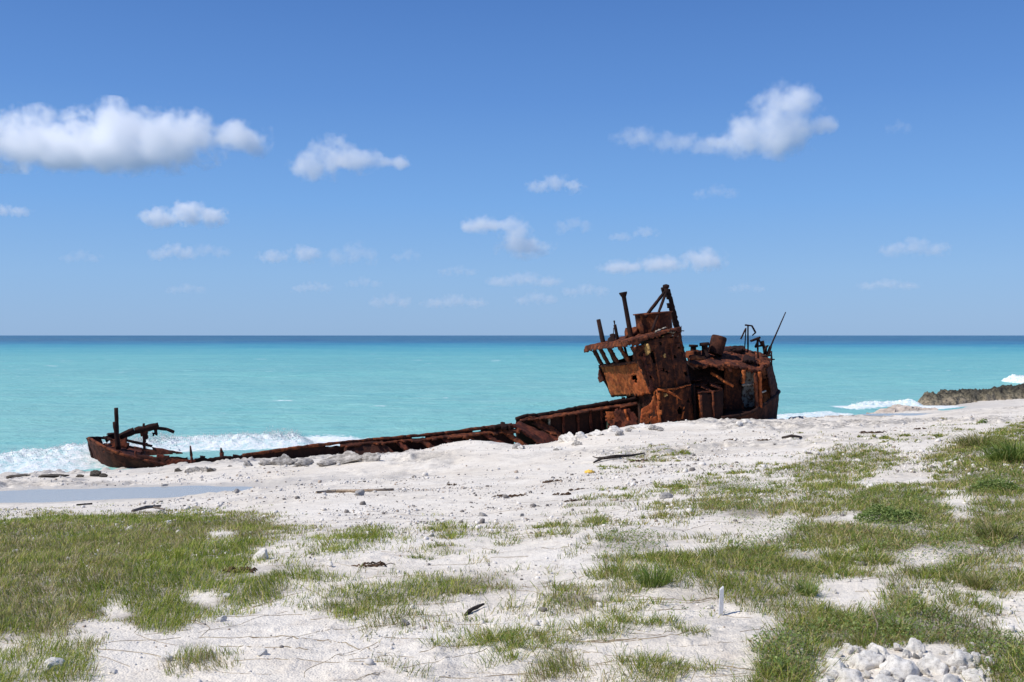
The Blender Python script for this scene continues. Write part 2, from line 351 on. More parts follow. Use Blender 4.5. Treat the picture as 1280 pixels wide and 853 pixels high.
# ------------------------------------------------------------------ sea
nr, nc = 620, 520
ys = -6+32*np.exp(np.linspace(0, math.log(60000/32), nr)); us = np.linspace(-1, 1, nc)
Yg = np.repeat(ys[:, None], nc, 1); Xg = np.sign(us)[None, :]*np.abs(us)[None, :]**1.15*(0.95*Yg+25)
fade = 1/(1+(Yg/240)**2)*sstep(38, 62, Yg-0.25*Xg)
sw = np.sin(0.55*Yg-0.10*Xg+3.5*fbm(Xg*0.02, Yg*0.02, None, 50, 3))
Zg = fade*(0.10*sw+0.34*(fbm(Xg*0.11, Yg*0.34, None, 51, 4)-0.5)+0.16*(fbm(Xg*0.55, Yg*1.1, None, 52, 3)-0.5))
SURF_L = [(-160,592),(-60,585),(20,580),(80,576),(125,567),(165,561.5),(215,558.5),(280,556),(345,553.5),(400,551)]
def seapt(px, py): D = EYE*F/(py-HY); return ((px-CX)/F*D, D)
FOAMP = [(SURF_L, 2.7), ([(930,523),(975,522),(1010,520),(1050,517)], 1.1), ([(1062,511),(1105,509),(1160,508)], 1.5), ([(1150,512),(1200,509)], 1.0)]
foam = np.zeros(Xg.shape); nearm = Yg < 95
for pth, rad in FOAMP:
    Q = np.array([seapt(*q) for q in pth]); sg = np.r_[0, np.cumsum(np.hypot(*np.diff(Q, axis=0).T))]; tt = np.linspace(0, sg[-1], 90)
    qx, qy = np.interp(tt, sg, Q[:, 0]), np.interp(tt, sg, Q[:, 1]); dmin = np.full(nearm.sum(), 1e9)
    for a_, b_ in zip(qx, qy): dmin = np.minimum(dmin, np.hypot(Xg[nearm]-a_, Yg[nearm]-b_))
    foam[nearm] = np.maximum(foam[nearm], 1-sstep(rad*0.3, rad*1.5, dmin))
me = mesh_np('sea', np.stack([Xg, Yg, Zg], -1).reshape(-1, 3), [grid_faces(nr, nc)])
set_float(me, foam.ravel(), 'foam')
t = NT('sea_water')
sx = t.n.new('ShaderNodeSeparateXYZ'); t.lk(t.tc.outputs['Object'], sx.inputs[0])
dist = t.math('ADD', sx.outputs['Y'], t.math('MULTIPLY', sx.outputs['X'], 0.10))
ld = t.math('LOGARITHM', t.math('MAXIMUM', dist, 1.0), 10.0)
wob = t.noise(0.004, 5, 0.6, t.map((1, 2.2, 1)))
ld = t.math('ADD', ld, t.math('MULTIPLY', t.math('SUBTRACT', wob, 0.5), 0.24))
fac = t.math('DIVIDE', t.math('SUBTRACT', ld, 1.4), 2.2)          # 25 m .. 4 km
deep = t.ramp(fac, [(0.0, (0.245, 0.475, 0.450)), (0.30, (0.190, 0.430, 0.425)), (0.44, (0.140, 0.380, 0.400)), (0.535, (0.070, 0.30, 0.375)), (0.60, (0.022, 0.185, 0.32)), (0.66, (0.008, 0.085, 0.24)), (0.74, (0.008, 0.040, 0.160))])
pat = t.noise(0.035, 6, 0.62, t.map((0.45, 1.5, 1)), 0.4)
deep = t.mix(t.ramp(pat, [(0.40, 0.0), (0.66, 0.6)]), deep, t.mix(0.5, deep, (0.23, 0.58, 0.52)))
pat2 = t.noise(0.16, 6, 0.65, t.map((0.35, 1.4, 1)), 0.3)
deep = t.mix(t.ramp(pat2, [(0.34, 0.42), (0.52, 0.0)]), deep, t.mix(0.6, deep, (0.075, 0.31, 0.36)))
pat3 = t.noise(0.75, 5, 0.65, t.map((0.30, 1.3, 1)), 0.3)
deep = t.mix(t.ramp(pat3, [(0.36, 0.40), (0.50, 0.0)]), deep, t.mix(0.55, deep, (0.10, 0.36, 0.40)))
deep = t.mix(t.ramp(pat3, [(0.54, 0.0), (0.70, 0.5)]), deep, (0.36, 0.62, 0.58))
cap = t.noise(0.30, 7, 0.72, t.map((0.40, 1.25, 1)), 0.2); cap2 = t.noise(0.018, 3, 0.5)
capf = t.math('ADD', cap, t.math('MULTIPLY', t.math('SUBTRACT', cap2, 0.5), 0.30))
deep = t.mix(t.ramp(capf, [(0.665, 0.0), (0.69, 1.0)]), deep, (0.80, 0.84, 0.84))
lace = t.voro(1.5, t.map((0.8, 1.2, 1))); lace2 = t.noise(2.4, 6, 0.7, None, 0.8)
lf = t.math('MULTIPLY', t.attr('foam', 'Fac'), 1.6)
lf = t.math('SUBTRACT', t.math('ADD', lf, t.math('MULTIPLY', t.math('SUBTRACT', lace2, 0.5), 2.6)), 0.55)
deep = t.mix(t.math('MULTIPLY', lf, 2.2, True), deep, (0.78, 0.81, 0.80))
t.base(deep, 0.36, 0.06); t.b.inputs['IOR'].default_value = 1.333
w1 = t.noise(0.35, 6, 0.65, t.map((0.5, 1.3, 1))); w2 = t.noise(2.2, 5, 0.6, t.map((0.6, 1.2, 1)))
t.bump(t.math('ADD', w1, t.math('MULTIPLY', w2, 0.3)), 0.9, 0.6)
tag(link('sea', me, t.m, None, True), kind='structure')

# breaking surf: foam ridges with spray, lying on the sea
t = NT('sea_foam'); a = t.noise(3.0, 6, 0.7); b = t.noise(14, 4, 0.7)
t.base(t.ramp(a, [(0.33, (0.34, 0.58, 0.59)), (0.46, (0.62, 0.72, 0.72)), (0.58, (0.80, 0.82, 0.82))]), 0.85, 0.2)
t.b.inputs['Subsurface Weight'].default_value = 0.0
t.bump(t.math('ADD', a, t.math('MULTIPLY', b, 0.4)), 0.8, 0.12); M['foam'] = t.m
def surf(name, path, widths, height, seed, drops, label):
    """path: list of (x, y) crest points; a lumpy foam ridge along it"""
    P = np.array(path, float); seg = np.r_[0, np.cumsum(np.hypot(*np.diff(P, axis=0).T))]
    n = int(seg[-1]/0.09); m = 60
    s = np.linspace(0, seg[-1], n); cx = np.interp(s, seg, P[:, 0]); cy = np.interp(s, seg, P[:, 1])
    tx = np.gradient(cx); ty = np.gradient(cy); L = np.hypot(tx, ty); nx, ny = -ty/L, tx/L
    v = np.linspace(-1, 1, m); wd = np.asarray(widths, float)*np.ones(len(P)); width = np.interp(s, seg, wd)
    wv = width*(0.75+0.5*fbm(s*0.35, s*0, None, seed, 3))
    X = cx[:, None]+nx[:, None]*wv[:, None]*v[None]; Y = cy[:, None]+ny[:, None]*wv[:, None]*v[None]
    end = np.minimum(1, np.minimum(s, seg[-1]-s)/1.2)[:, None]
    env = np.where(v < 0, (1+v)**0.55*0+sstep(-1, -0.05, v)**1.1, 1-sstep(0.0, 0.75, v))[None]
    hv = height*(0.35+1.3*fbm(s*0.28+5, s*0, None, seed+3, 3))[:, None]
    lump = np.abs(2*fbm(X*1.4, Y*1.4, None, seed+5, 5)-1)
    lump2 = fbm(X*7.5, Y*7.5, None, seed+7, 4)
    Z = end*env*hv*(0.62+0.65*lump+0.45*lump2) - 0.10 + end*0.16*env**0.4 - (1-end)*0.2
    Z[:, 0] = -0.3; Z[:, -1] = -0.3; Z[0] = -0.3; Z[-1] = -0.3
    Vs = [np.stack([X, Y, Z], -1).reshape(-1, 3)]; Fq = [grid_faces(n, m)]
    tet = np.array([(1,1,1),(-1,-1,1),(-1,1,-1),(1,-1,-1)], float); tf = np.array([(0,1,2),(0,3,1),(0,2,3),(1,3,2)])
    k = RNG.integers(0, n, drops); q = np.clip(RNG.normal(-0.05, 0.22, drops), -0.9, 0.9)
    bx = cx[k]+nx[k]*wv[k]*q; by = cy[k]+ny[k]*wv[k]*q
    ii = np.clip(((q+1)/2*(m-1)).astype(int), 0, m-1)
    burst = sstep(0.45, 0.75, fbm(s[k]*0.5, s[k]*0, None, seed+9, 2))
    bz = Z[k, ii]+RNG.exponential(0.08+0.16*burst, drops)*height*1.3
    rr = RNG.uniform(0.005, 0.017, drops)*(1+0.5*burst)
    rot = RNG.normal(size=(drops, 3, 3)); rot, _ = np.linalg.qr(rot)
    T = np.einsum('nij,kj->nki', rot, tet)*rr[:, None, None]+np.stack([bx, by, bz], -1)[:, None, :]
    off = n*m
    Vs.append(T.reshape(-1, 3)); tri = (tf[None]+4*np.arange(drops)[:, None, None]+off).reshape(-1, 3)
    me = mesh_np(name, np.concatenate(Vs), [Fq[0], tri])
    o = link(name, me, M['foam'], None, True); tag(o, label, 'surf', None, 'stuff'); return o
surf('breaking_surf', [seapt(*q) for q in SURF_L], [4.6, 4.6, 4.4, 3.9, 2.7, 2.2, 2.3, 2.4, 2.3, 2.0], 0.36, 301, 9000, 'white breaking surf rolling in behind the rusted bow')
surf('breaking_surf', [seapt(930,522), seapt(975,521), seapt(1010,519), seapt(1050,516)], 1.3, 0.10, 321, 200, 'thin white surf washing the sand beside the rusted stern')
surf('breaking_surf', [seapt(1062,511), seapt(1085,509), seapt(1105,508), seapt(1130,508), seapt(1160,508)], 2.2, 0.42, 341, 700, 'small white wave breaking by the dark rock ledge')
surf('breaking_surf', [seapt(1258,479), seapt(1272,478.5), seapt(1290,478), seapt(1320,478), seapt(1370,477.5)], 2.4, 0.55, 361, 1500, 'white spray bursting behind the dark rock ledge')

# ------------------------------------------------------------------ clouds (volumes at their real distance, base about 600 m up)
def cloud(name, box, label, lobes=None, dens=0.016, thin=1.0, seed=0):
    """box = extent in the photograph; the cloud stands where its flat base meets 600 m"""
    x0, y0, x1, y1 = box; D = 600*F/(HY-y1)
    m = D/F; W = (x1-x0)*m; Hh = (y1-y0)*m; dep = max(0.45*W, Hh)*0.8
    loc = Vector(((0.5*(x0+x1)-CX)*m, D, EYE+(HY-0.5*(y0+y1))*m))
    rs = random.Random(seed)
    if lobes is None:
        lobes = [(-0.28, -0.1, 0.24, 0.36), (0.0, 0.05, 0.27, 0.44), (0.28, -0.08, 0.22, 0.36)]
    L = []
    for (lx, lz, rx, rz) in lobes:
        L.append(((lx*W, rs.uniform(-0.15, 0.15)*dep, lz*Hh), (rx*W, min(rx*W, dep*0.5), rz*Hh)))
    bm = bmesh.new()
    for c, r in L:
        g = bmesh.ops.create_icosphere(bm, subdivisions=3, radius=1.0)
        for v in g['verts']: v.co = Vector((c[0]+v.co.x*r[0]*1.12, c[1]+v.co.y*r[1]*1.12, c[2]+v.co.z*r[2]*1.12))
    me = bpy.data.meshes.new(name); bm.to_mesh(me); bm.free()
    t = NT(name); t.n.remove(t.b)
    nz = t.n.new('ShaderNodeTexNoise'); nz.inputs['Scale'].default_value = 3.2/max(Hh, 0.22*W); nz.inputs['Detail'].default_value = 5; nz.inputs['Roughness'].default_value = 0.58
    off = t.n.new('ShaderNodeVectorMath'); off.operation = 'ADD'; off.inputs[1].default_value = (seed*731.0, 0, 0)
    t.lk(t.tc.outputs['Object'], off.inputs[0]); t.lk(off.outputs[0], nz.inputs['Vector'])
    fld = None
    for c, r in L:
        a = t.n.new('ShaderNodeVectorMath'); a.operation = 'SUBTRACT'; t.lk(t.tc.outputs['Object'], a.inputs[0]); a.inputs[1].default_value = c
        b = t.n.new('ShaderNodeVectorMath'); b.operation = 'DIVIDE'; t.lk(a.outputs[0], b.inputs[0]); b.inputs[1].default_value = r
        ln = t.n.new('ShaderNodeVectorMath'); ln.operation = 'LENGTH'; t.lk(b.outputs[0], ln.inputs[0])
        f = t.math('SUBTRACT', 1.0, ln.outputs['Value'])
        if fld is None: fld = f
        else:
            mx = t.n.new('ShaderNodeMath'); mx.operation = 'SMOOTH_MAX'; t.lk(fld, mx.inputs[0]); t.lk(f, mx.inputs[1]); mx.inputs[2].default_value = 0.25; fld = mx.outputs[0]
    d = t.math('ADD', fld, t.math('MULTIPLY', t.math('SUBTRACT', nz.outputs['Fac'], 0.57), 2.5))
    d = t.math('MULTIPLY', t.math('MULTIPLY', d, 2.1, True), dens*thin*min(1.0, 4200.0/D)*(1.0 if thin > 0.75 else 1.7))
    pv = t.n.new('ShaderNodeVolumePrincipled'); pv.inputs['Color'].default_value = (1, 1, 1, 1); pv.inputs['Anisotropy'].default_value = 0.0
    t.lk(d, pv.inputs['Density']); t.lk(pv.outputs[0], t.out.inputs['Volume'])
    o = link(name, me, t.m); o.location = loc
    md = o.modifiers.new('remesh', 'REMESH'); md.mode = 'VOXEL'; md.voxel_size = max(Hh/9, W/45)
    tag(o, label, 'cloud', 'clouds in the blue sky'); return o
CLOUDS = [
 ((-70,126,345,222), 'largest white cloud, long with a flat base at the left edge of the sky', [(-0.42,-0.02,0.15,0.46),(-0.22,0.0,0.17,0.46),(0.0,0.02,0.17,0.50),(0.20,-0.02,0.15,0.42),(0.40,0.0,0.10,0.27),(-0.05,-0.2,0.4,0.28)], 0.020, 1.0),
 ((352,164,515,234), 'white cloud with a raised hump and a thin tail trailing to the right', [(-0.12,0.05,0.20,0.44),(-0.30,-0.15,0.18,0.30),(0.10,-0.05,0.2,0.26),(0.36,-0.08,0.16,0.14)], 0.016, 0.9),
 ((176,247,290,290), 'small bright white oval cloud below the long left cloud', None, 0.020, 1.1),
 ((186,300,246,330), 'small white puff low under the bright oval cloud', None, 0.016, 0.9),
 ((318,304,410,333), 'flat white cloud low in the sky right of a small puff', [(-0.25,-0.1,0.24,0.34),(0.2,0.05,0.28,0.45)], 0.015, 0.9),
 ((-40,253,44,275), 'thin white cloud cut by the left edge of the photograph', None, 0.014, 0.8),
 ((656,216,734,246), 'small soft cloud alone high above the wheelhouse', None, 0.011, 0.7),
 ((560,268,708,325), 'ragged grey and white cloud in the middle of the sky', [(-0.2,0.25,0.24,0.24),(0.15,-0.22,0.28,0.28),(0.05,0.1,0.16,0.4)], 0.012, 0.7),
 ((890,104,1040,203), 'tall bright heart-shaped cloud in the upper right sky', [(0.14,0.23,0.28,0.33),(-0.02,-0.02,0.30,0.36),(-0.23,-0.20,0.25,0.30),(0.14,-0.10,0.29,0.34),(0.0,-0.24,0.26,0.26),(0.40,-0.06,0.16,0.16),(-0.42,-0.22,0.16,0.14)], 0.015, 1.0),
 ((765,155,912,200), 'faint grey wisp trailing left of the tall bright cloud', [(-0.28,0.12,0.24,0.34),(0.05,-0.02,0.30,0.36),(0.32,-0.12,0.24,0.34)], 0.008, 0.5),
 ((742,307,915,346), 'white cloud low in the sky just above the tripod mast', [(-0.3,-0.2,0.2,0.26),(0.0,-0.1,0.2,0.34),(0.3,0.05,0.18,0.44)], 0.015, 0.85),
 ((1094,294,1194,325), 'grey flat-based cloud low in the right sky', None, 0.008, 0.6),
 ((1066,347,1154,365), 'thin grey cloud nearest the horizon at the right', None, 0.008, 0.55),
 ((758,281,828,305), 'thin grey cloud slanting above the low white cloud', [(-0.25,-0.15,0.26,0.3),(0.2,0.1,0.28,0.36)], 0.008, 0.6),
 ((862,230,928,251), 'faint grey cloud under the tall bright cloud', None, 0.006, 0.5),
 ((406,300,478,336), 'faint grey cloud beside the flat white cloud', None, 0.007, 0.55),
 ((604,338,708,362), 'long faint cloud just above the horizon at the centre', None, 0.009, 0.55),
 ((525,366,612,388), 'pale broken cloud near the horizon left of the wreck', None, 0.010, 0.5),
 ((458,364,518,388), 'pale streak of cloud near the horizon at centre left', None, 0.011, 0.5),
 ((1104,148,1142,170), 'faint tiny wisp alone in the upper right sky', None, 0.006, 0.5),
 ((488,308,530,330), 'faint grey puff at the middle height of the sky', None, 0.007, 0.5),
 ((360,350,420,368), 'faint pale smear of cloud low over the sea left of the centre', None, 0.010, 0.5),
 ((205,352,260,370), 'faint long smear of cloud low over the sea at the left', None, 0.008, 0.5),
 ((640,362,700,384), 'pale ragged cloud low over the sea just left of the wheelhouse', None, 0.011, 0.5),
 ((700,352,765,374), 'small pale cloud right behind the wheelhouse posts', None, 0.010, 0.5),
 ((545,330,600,348), 'faint grey streak of cloud under the ragged middle cloud', None, 0.008, 0.5),
 ((905,352,960,368), 'faint low streak of cloud above the stern', None, 0.008, 0.5),
 ((430,345,480,362), 'faint streak of cloud below the faint grey one at centre left', None, 0.008, 0.5),
 ((222,302,290,326), 'faint grey veil trailing right of the small white puff', None, 0.008, 0.5),
 ((690,268,742,296), 'faint torn scrap of cloud right of the ragged middle cloud', None, 0.008, 0.5),
 ((75,310,130,332), 'faint grey smudge of cloud low in the left sky', None, 0.006, 0.5),
]
for i, (b, lab, lb, dn, th) in enumerate(CLOUDS): cloud('cloud', b, lab, lb, dn, th, i+1 if i != 8 else 57)
# ------------------------------------------------------------------ the shipwreck
SA = R(22); SU = np.array([-math.cos(SA), -math.sin(SA), 0.0]); SV = np.array([-math.sin(SA), math.cos(SA), 0.0])
S0 = np.array([13.3, 50.0, 0.0])                     # near corner of the stern; SU runs to the bow, SV across to the sea side
def P(px, py, v=0.0):
    """point of the fore-and-aft plane lying v metres to seaward of the near side"""
    o = S0+SV*v; d = np.array([(px-CX)/F, 1.0, -(py-HY)/F])
    k = (o@SV)/(d@SV); return d*k+np.array([0, 0, EYE])
ROOT = np.array([*(S0+SU*6+SV*2.2)[:2], 1.2])
wreck = bpy.data.objects.new('shipwreck', None); COL.objects.link(wreck); wreck.location = ROOT
tag(wreck, 'rusted broken steel shipwreck lying along the shore, bow buried in the sand', 'shipwreck')
def loc_of(o):
    return ROOT
def part(name, me, mat, parent=None, smooth=False, label=None):
    o = link(name, me, mat, parent if parent is not None else wreck, smooth)
    if label: o['label'] = label
    return o
def solid_cells(name, G, keep, thick, jit=0.0, seed=0, buckle=0.0, nrm=None):
    """G (r,c,3) grid points, keep (r-1,c-1) cells; a plate of real thickness with torn edges"""
    r, c = G.shape[:2]; G = G.copy()
    du = np.gradient(G, axis=1); dv = np.gradient(G, axis=0); N = np.cross(du, dv)
    N /= np.maximum(np.linalg.norm(N, axis=2, keepdims=True), 1e-9)
    q = G.reshape(-1, 3)
    if buckle:
        b = (fbm(q[:, 0]*1.3+seed, q[:, 1]*1.3+q[:, 2]*1.1, None, 60+seed, 4)-0.5)*2*buckle
        G = G+N*b.reshape(r, c, 1)
    if jit: G = G+np.random.default_rng(seed+5).normal(0, jit, G.shape)
    A = G+N*thick/2; B = G-N*thick/2; n = r*c
    V = np.concatenate([A.reshape(-1, 3), B.reshape(-1, 3)])-ROOT
    F_ = []; idx = np.arange(n).reshape(r, c)
    for i in range(r-1):
        for j in range(c-1):
            if not keep[i, j]: continue
            a, b, d, e = idx[i, j], idx[i, j+1], idx[i+1, j+1], idx[i+1, j]
            F_.append((a, b, d, e)); F_.append((e+n, d+n, b+n, a+n))
            if i == 0 or not keep[i-1, j]: F_.append((b, a, a+n, b+n))
            if i == r-2 or not keep[i+1, j]: F_.append((e, d, d+n, e+n))
            if j == 0 or not keep[i, j-1]: F_.append((a, e, e+n, a+n))
            if j == c-2 or not keep[i, j+1]: F_.append((d, b, b+n, d+n))
    F_ = np.array(F_); used = np.unique(F_); remap = np.zeros(2*n, int); remap[used] = np.arange(len(used))
    return mesh_np(name, V[used], [remap[F_]])
def loft(name, A, B, mat, parent=None, thick=0.06, cell=0.14, rag=(0, 0, 0, 0), holes=0.0, seed=0, buckle=0.05, cut=(), label=None, jit=0.012):
    """plate between polyline A (row 0) and polyline B (last row); rag = tear depth at A, B, start, end edges"""
    A, B = np.array(A, float), np.array(B, float)
    def rs(Q, n):
        s = np.r_[0, np.cumsum(np.linalg.norm(np.diff(Q, axis=0), axis=1))]; s /= s[-1]
        u = np.linspace(0, 1, n); return np.stack([np.interp(u, s, Q[:, k]) for k in range(3)], -1)
    la = max(np.linalg.norm(np.diff(A, axis=0), axis=1).sum(), np.linalg.norm(np.diff(B, axis=0), axis=1).sum())
    h = 0.5*(np.linalg.norm(A[0]-B[0])+np.linalg.norm(A[-1]-B[-1]))
    c = max(3, int(la/cell)+1); r = max(3, int(h/cell)+1)
    a, b = rs(A, c), rs(B, c); w = np.linspace(0, 1, r)[:, None, None]
    G = a[None]*(1-w)+b[None]*w
    uu = (np.arange(c-1)+0.5)/(c-1)*la; vv = (np.arange(r-1)+0.5)/(r-1)*h
    U, Vv = np.meshgrid(uu, vv); keep = np.ones(U.shape, bool)
    def ns(k, sc=2.2): return fbm(U*sc+seed*3.1, Vv*sc+k*7.7, None, seed+k, 3)
    def tear(u, k): return np.clip(fbm(u*1.7+seed, u*0+k*3.3, None, seed+20+k, 4)*2-0.45, 0, 1.3)
    if rag[0]: keep &= Vv > rag[0]*tear(U, 1)
    if rag[1]: keep &= (h-Vv) > rag[1]*tear(U, 2)
    if rag[2]: keep &= U > rag[2]*tear(Vv, 3)
    if rag[3]: keep &= (la-U) > rag[3]*tear(Vv, 4)
    if holes: keep &= ns(9) > holes
    for (u0, v0, u1, v1) in cut:
        un, vn_ = U/la, Vv/h
        keep &= ~((un > u0) & (un < u1) & (vn_ > v0) & (vn_ < v1))
    if not keep.any(): keep[0, 0] = True
    return part(name, solid_cells(name, G, keep, thick, jit, seed, buckle), mat, parent, label=label)
def bars(name, segs, mat, parent=None, sides=7, rough=0.12, smooth=True, label=None):
    """segs: list of (p, q, r1, r2[, flat]) tapering round bars with a corroded surface"""
    V = []; Fq = []; Ft = []; off = 0; rg = np.random.default_rng(len(V)+int(abs(segs[0][0][0])*100))
    for sg in segs:
        p, q, r1, r2 = np.array(sg[0]), np.array(sg[1]), sg[2], sg[3]
        L = np.linalg.norm(q-p); d = (q-p)/L; m = max(2, int(L/0.22)+1)
        x = np.cross(d, [0.2, 0.9, 0.35]); x /= np.linalg.norm(x); y = np.cross(d, x)
        for i in range(m+1):
            w = i/m; c = p+(q-p)*w; rr = r1+(r2-r1)*w
            for k in range(sides):
                a = 2*math.pi*k/sides; s = rr*(1+rg.uniform(-rough, rough)); V.append(c+x*math.cos(a)*s+y*math.sin(a)*s)
        for i in range(m):
            for k in range(sides):
                a, b = off+i*sides+k, off+i*sides+(k+1) % sides; Fq.append((a, b, b+sides, a+sides))
        V.append(p); V.append(q); c0 = off+(m+1)*sides
        for k in range(sides):
            Ft.append((c0, off+(k+1) % sides, off+k)); Ft.append((c0+1, off+m*sides+k, off+m*sides+(k+1) % sides))
        off = len(V)
    return part(name, mesh_np(name, np.array(V)-ROOT, [np.array(Fq), np.array(Ft)]), mat, parent, smooth, label)
def drum(name, base, top, prof, mat, parent=None, sides=36, dent=0.03, hole=None, closed=True, label=None):
    """lathe along base->top; prof = (along 0..1, radius)"""
    p, q = np.array(base), np.array(top); d = (q-p)/np.linalg.norm(q-p)
    x = np.cross(d, [0.1, 1, 0]); x /= np.linalg.norm(x); y = np.cross(d, x)
    V = []
    for i, (w, r) in enumerate(prof):
        for k in range(sides):
            a = 2*math.pi*k/sides; n = 1+dent*math.sin(a*3+1)+dent*(mnoise.noise(Vector((math.cos(a)*2, math.sin(a)*2, w*3)))); V.append(p+(q-p)*w+(x*math.cos(a)+y*math.sin(a))*r*n)
    m = len(prof); Fq = []
    for i in range(m-1):
        for k in range(sides):
            if hole and hole(i, k): continue
            a, b = i*sides+k, i*sides+(k+1) % sides; Fq.append((a, b, b+sides, a+sides))
    Ft = []
    if closed:
        V.append(p+(q-p)*prof[-1][0]); c0 = len(V)-1
        for k in range(sides): Ft.append((c0, (m-1)*sides+k, (m-1)*sides+(k+1) % sides))
    return part(name, mesh_np(name, np.array(V)-ROOT, [np.array(Fq)]+([np.array(Ft)] if Ft else [])), mat, parent, True, label)
UP = np.array([0, 0, 1.0])

# --- bow: near and seaward shell plating, stem, bulwark, deck, posts and the broken derrick beam
stem_t, stem_b = P(110.5, 549, 2.2), P(124, 596, 2.2)
nearT = [stem_t, P(114, 550.5, 1.7), P(120, 554, 1.1), P(133, 561.5, 0.5), P(149, 568.5, 0.15), P(179, 576.5, 0), P(208, 582.5, 0), P(236, 587, 0)]
nearB = [stem_b, P(128, 597, 2.0), P(134, 598, 1.6), P(144, 599, 1.1), P(157, 599, 0.7), P(182, 598, 0.4), P(208, 597, 0.3), P(236, 597, 0.3)]
bow = loft('bow_plating', nearT, nearB, M['rust_hull'], None, 0.05, 0.12, (0, 0, 0, 0.3), 0, 3, 0.03)
farT = [stem_t+SV*0.05, P(122, 548.5, 3.2), P(137, 549, 4.1), P(160, 552, 4.4), P(190, 559, 4.4), P(232, 567, 4.4)]
farB = [stem_b+SV*0.05, P(132, 590, 3.0), P(144, 590, 3.8), P(165, 588, 4.1), P(192, 586, 4.1), P(232, 582, 4.1)]
loft('bow_plating', farT, farB, M['rust_red'], None, 0.05, 0.14, (0.15, 0, 0, 0.4), 0.28, 4, 0.04)
loft('stem_bar', [stem_t+SU*0.06+UP*0.06, P(117, 572, 2.2)+SU*0.06, stem_b+SU*0.06], [stem_t-SU*0.12+UP*0.06+SV*0.1, P(120, 572, 2.3), stem_b-SU*0.1+SV*0.1], M['rust_dark'], bow, 0.13, 0.1, seed=5, buckle=0.02)
bars('gunwale_rail', [(nearT[i]+UP*0.03, nearT[i+1]+UP*0.03, 0.055, 0.055) for i in range(len(nearT)-1)], M['rust'], bow)
bars('gunwale_rail', [(farT[i]+UP*0.03, farT[i+1]+UP*0.03, 0.06, 0.06) for i in range(len(farT)-2)], M['rust_dark'], bow)
loft('foredeck', [P(115, 558, 2.0), P(130, 565, 0.8), P(150, 571, 0.35), P(186, 579, 0.2)], [P(117, 556, 2.6), P(135, 557, 3.9), P(160, 561, 4.2), P(190, 567, 4.2)], M['rust_red'], None, 0.05, 0.14, (0, 0, 0, 0.5), 0.30, 6, 0.06)
loft('bulwark_plate', [P(137, 548, 3.6), P(148.5, 542, 3.4), P(160.5, 541.5, 3.2)], [P(138, 560, 3.4), P(150, 563, 3.2), P(161, 566, 3.0)], M['rust_red'], None, 0.06, 0.09, (0.12, 0.2, 0.05, 0.08), 0.26, 7, 0.05)
loft('inner_plating', [P(168, 564, 1.2), P(188, 567, 0.9), P(210, 569.5, 0.7), P(248, 573, 0.6)], [P(168, 585, 1.2), P(188, 588, 0.9), P(210, 590, 0.6), P(248, 592, 0.5)], M['rust_red'], None, 0.06, 0.10, (0.13, 0, 0.05, 0.15), 0.12, 8, 0.05)
bars('mast_post', [(P(146.5, 566, 2.4), P(145, 510, 2.4), 0.085, 0.08)], M['rust_dark'])
bars('mast_post', [(P(148, 562, 2.0), P(143, 527.5, 2.0), 0.10, 0.085)], M['rust_dark'])
beam = bars('derrick_beam', [(P(149, 546, 2.6), P(168, 539, 2.6), 0.13, 0.14), (P(168, 539, 2.6), P(198, 532, 2.6), 0.15, 0.13), (P(179, 536, 2.6), P(179.5, 529.5, 2.6), 0.05, 0.05)], M['rust_dark'], None, 6, 0.25, False)
bars('derrick_arm', [(P(197, 535.5, 2.6), P(208, 536.7, 2.6), 0.07, 0.07), (P(208, 536.7, 2.6), P(217.5, 540.5, 2.6), 0.07, 0.075)], M['rust_dark'], beam)
loft('hanging_plate', [P(189, 533, 2.6), P(198.5, 532, 2.6)], [P(191, 547, 2.55), P(199, 550, 2.5)], M['rust_dark'], beam, 0.08, 0.07, (0, 0.35, 0.1, 0.1), 0.3, 9, 0.05)
loft('beam_post', [P(173, 537, 2.6), P(185, 536, 2.6)], [P(174, 569, 2.6), P(183.5, 570, 2.6)], M['rust_red'], None, 0.09, 0.07, (0, 0.1, 0.13, 0.16), 0.27, 10, 0.06)
drum('bow_roller', P(131, 550, 3.0), P(138, 546.5, 3.0), [(0, 0.05), (0, 0.18), (0.3, 0.12), (0.7, 0.12), (1, 0.2), (1, 0.05)], M['rust_dark'], None, 14)
drum('bow_fairlead', P(139.5, 549, 2.9), P(139, 541.5, 2.9), [(0, 0.2), (0.3, 0.14), (0.75, 0.13), (0.8, 0.2), (1, 0.16)], M['rust_dark'], None, 14)
bars('broken_stanchion', [(P(240, 586, 0.4), P(239, 570, 0.4), 0.07, 0.055), (P(239, 570, 0.4), P(237.5, 557.5, 0.4), 0.055, 0.035)], M['rust_red'], None, 6, 0.3, False)
bars('broken_stanchion', [(P(277.5, 577, 2.0), P(276.5, 566, 2.0), 0.09, 0.10), (P(276.5, 566, 2.0), P(276, 560, 2.0), 0.07, 0.03)], M['rust_red'], None, 6, 0.3, False)

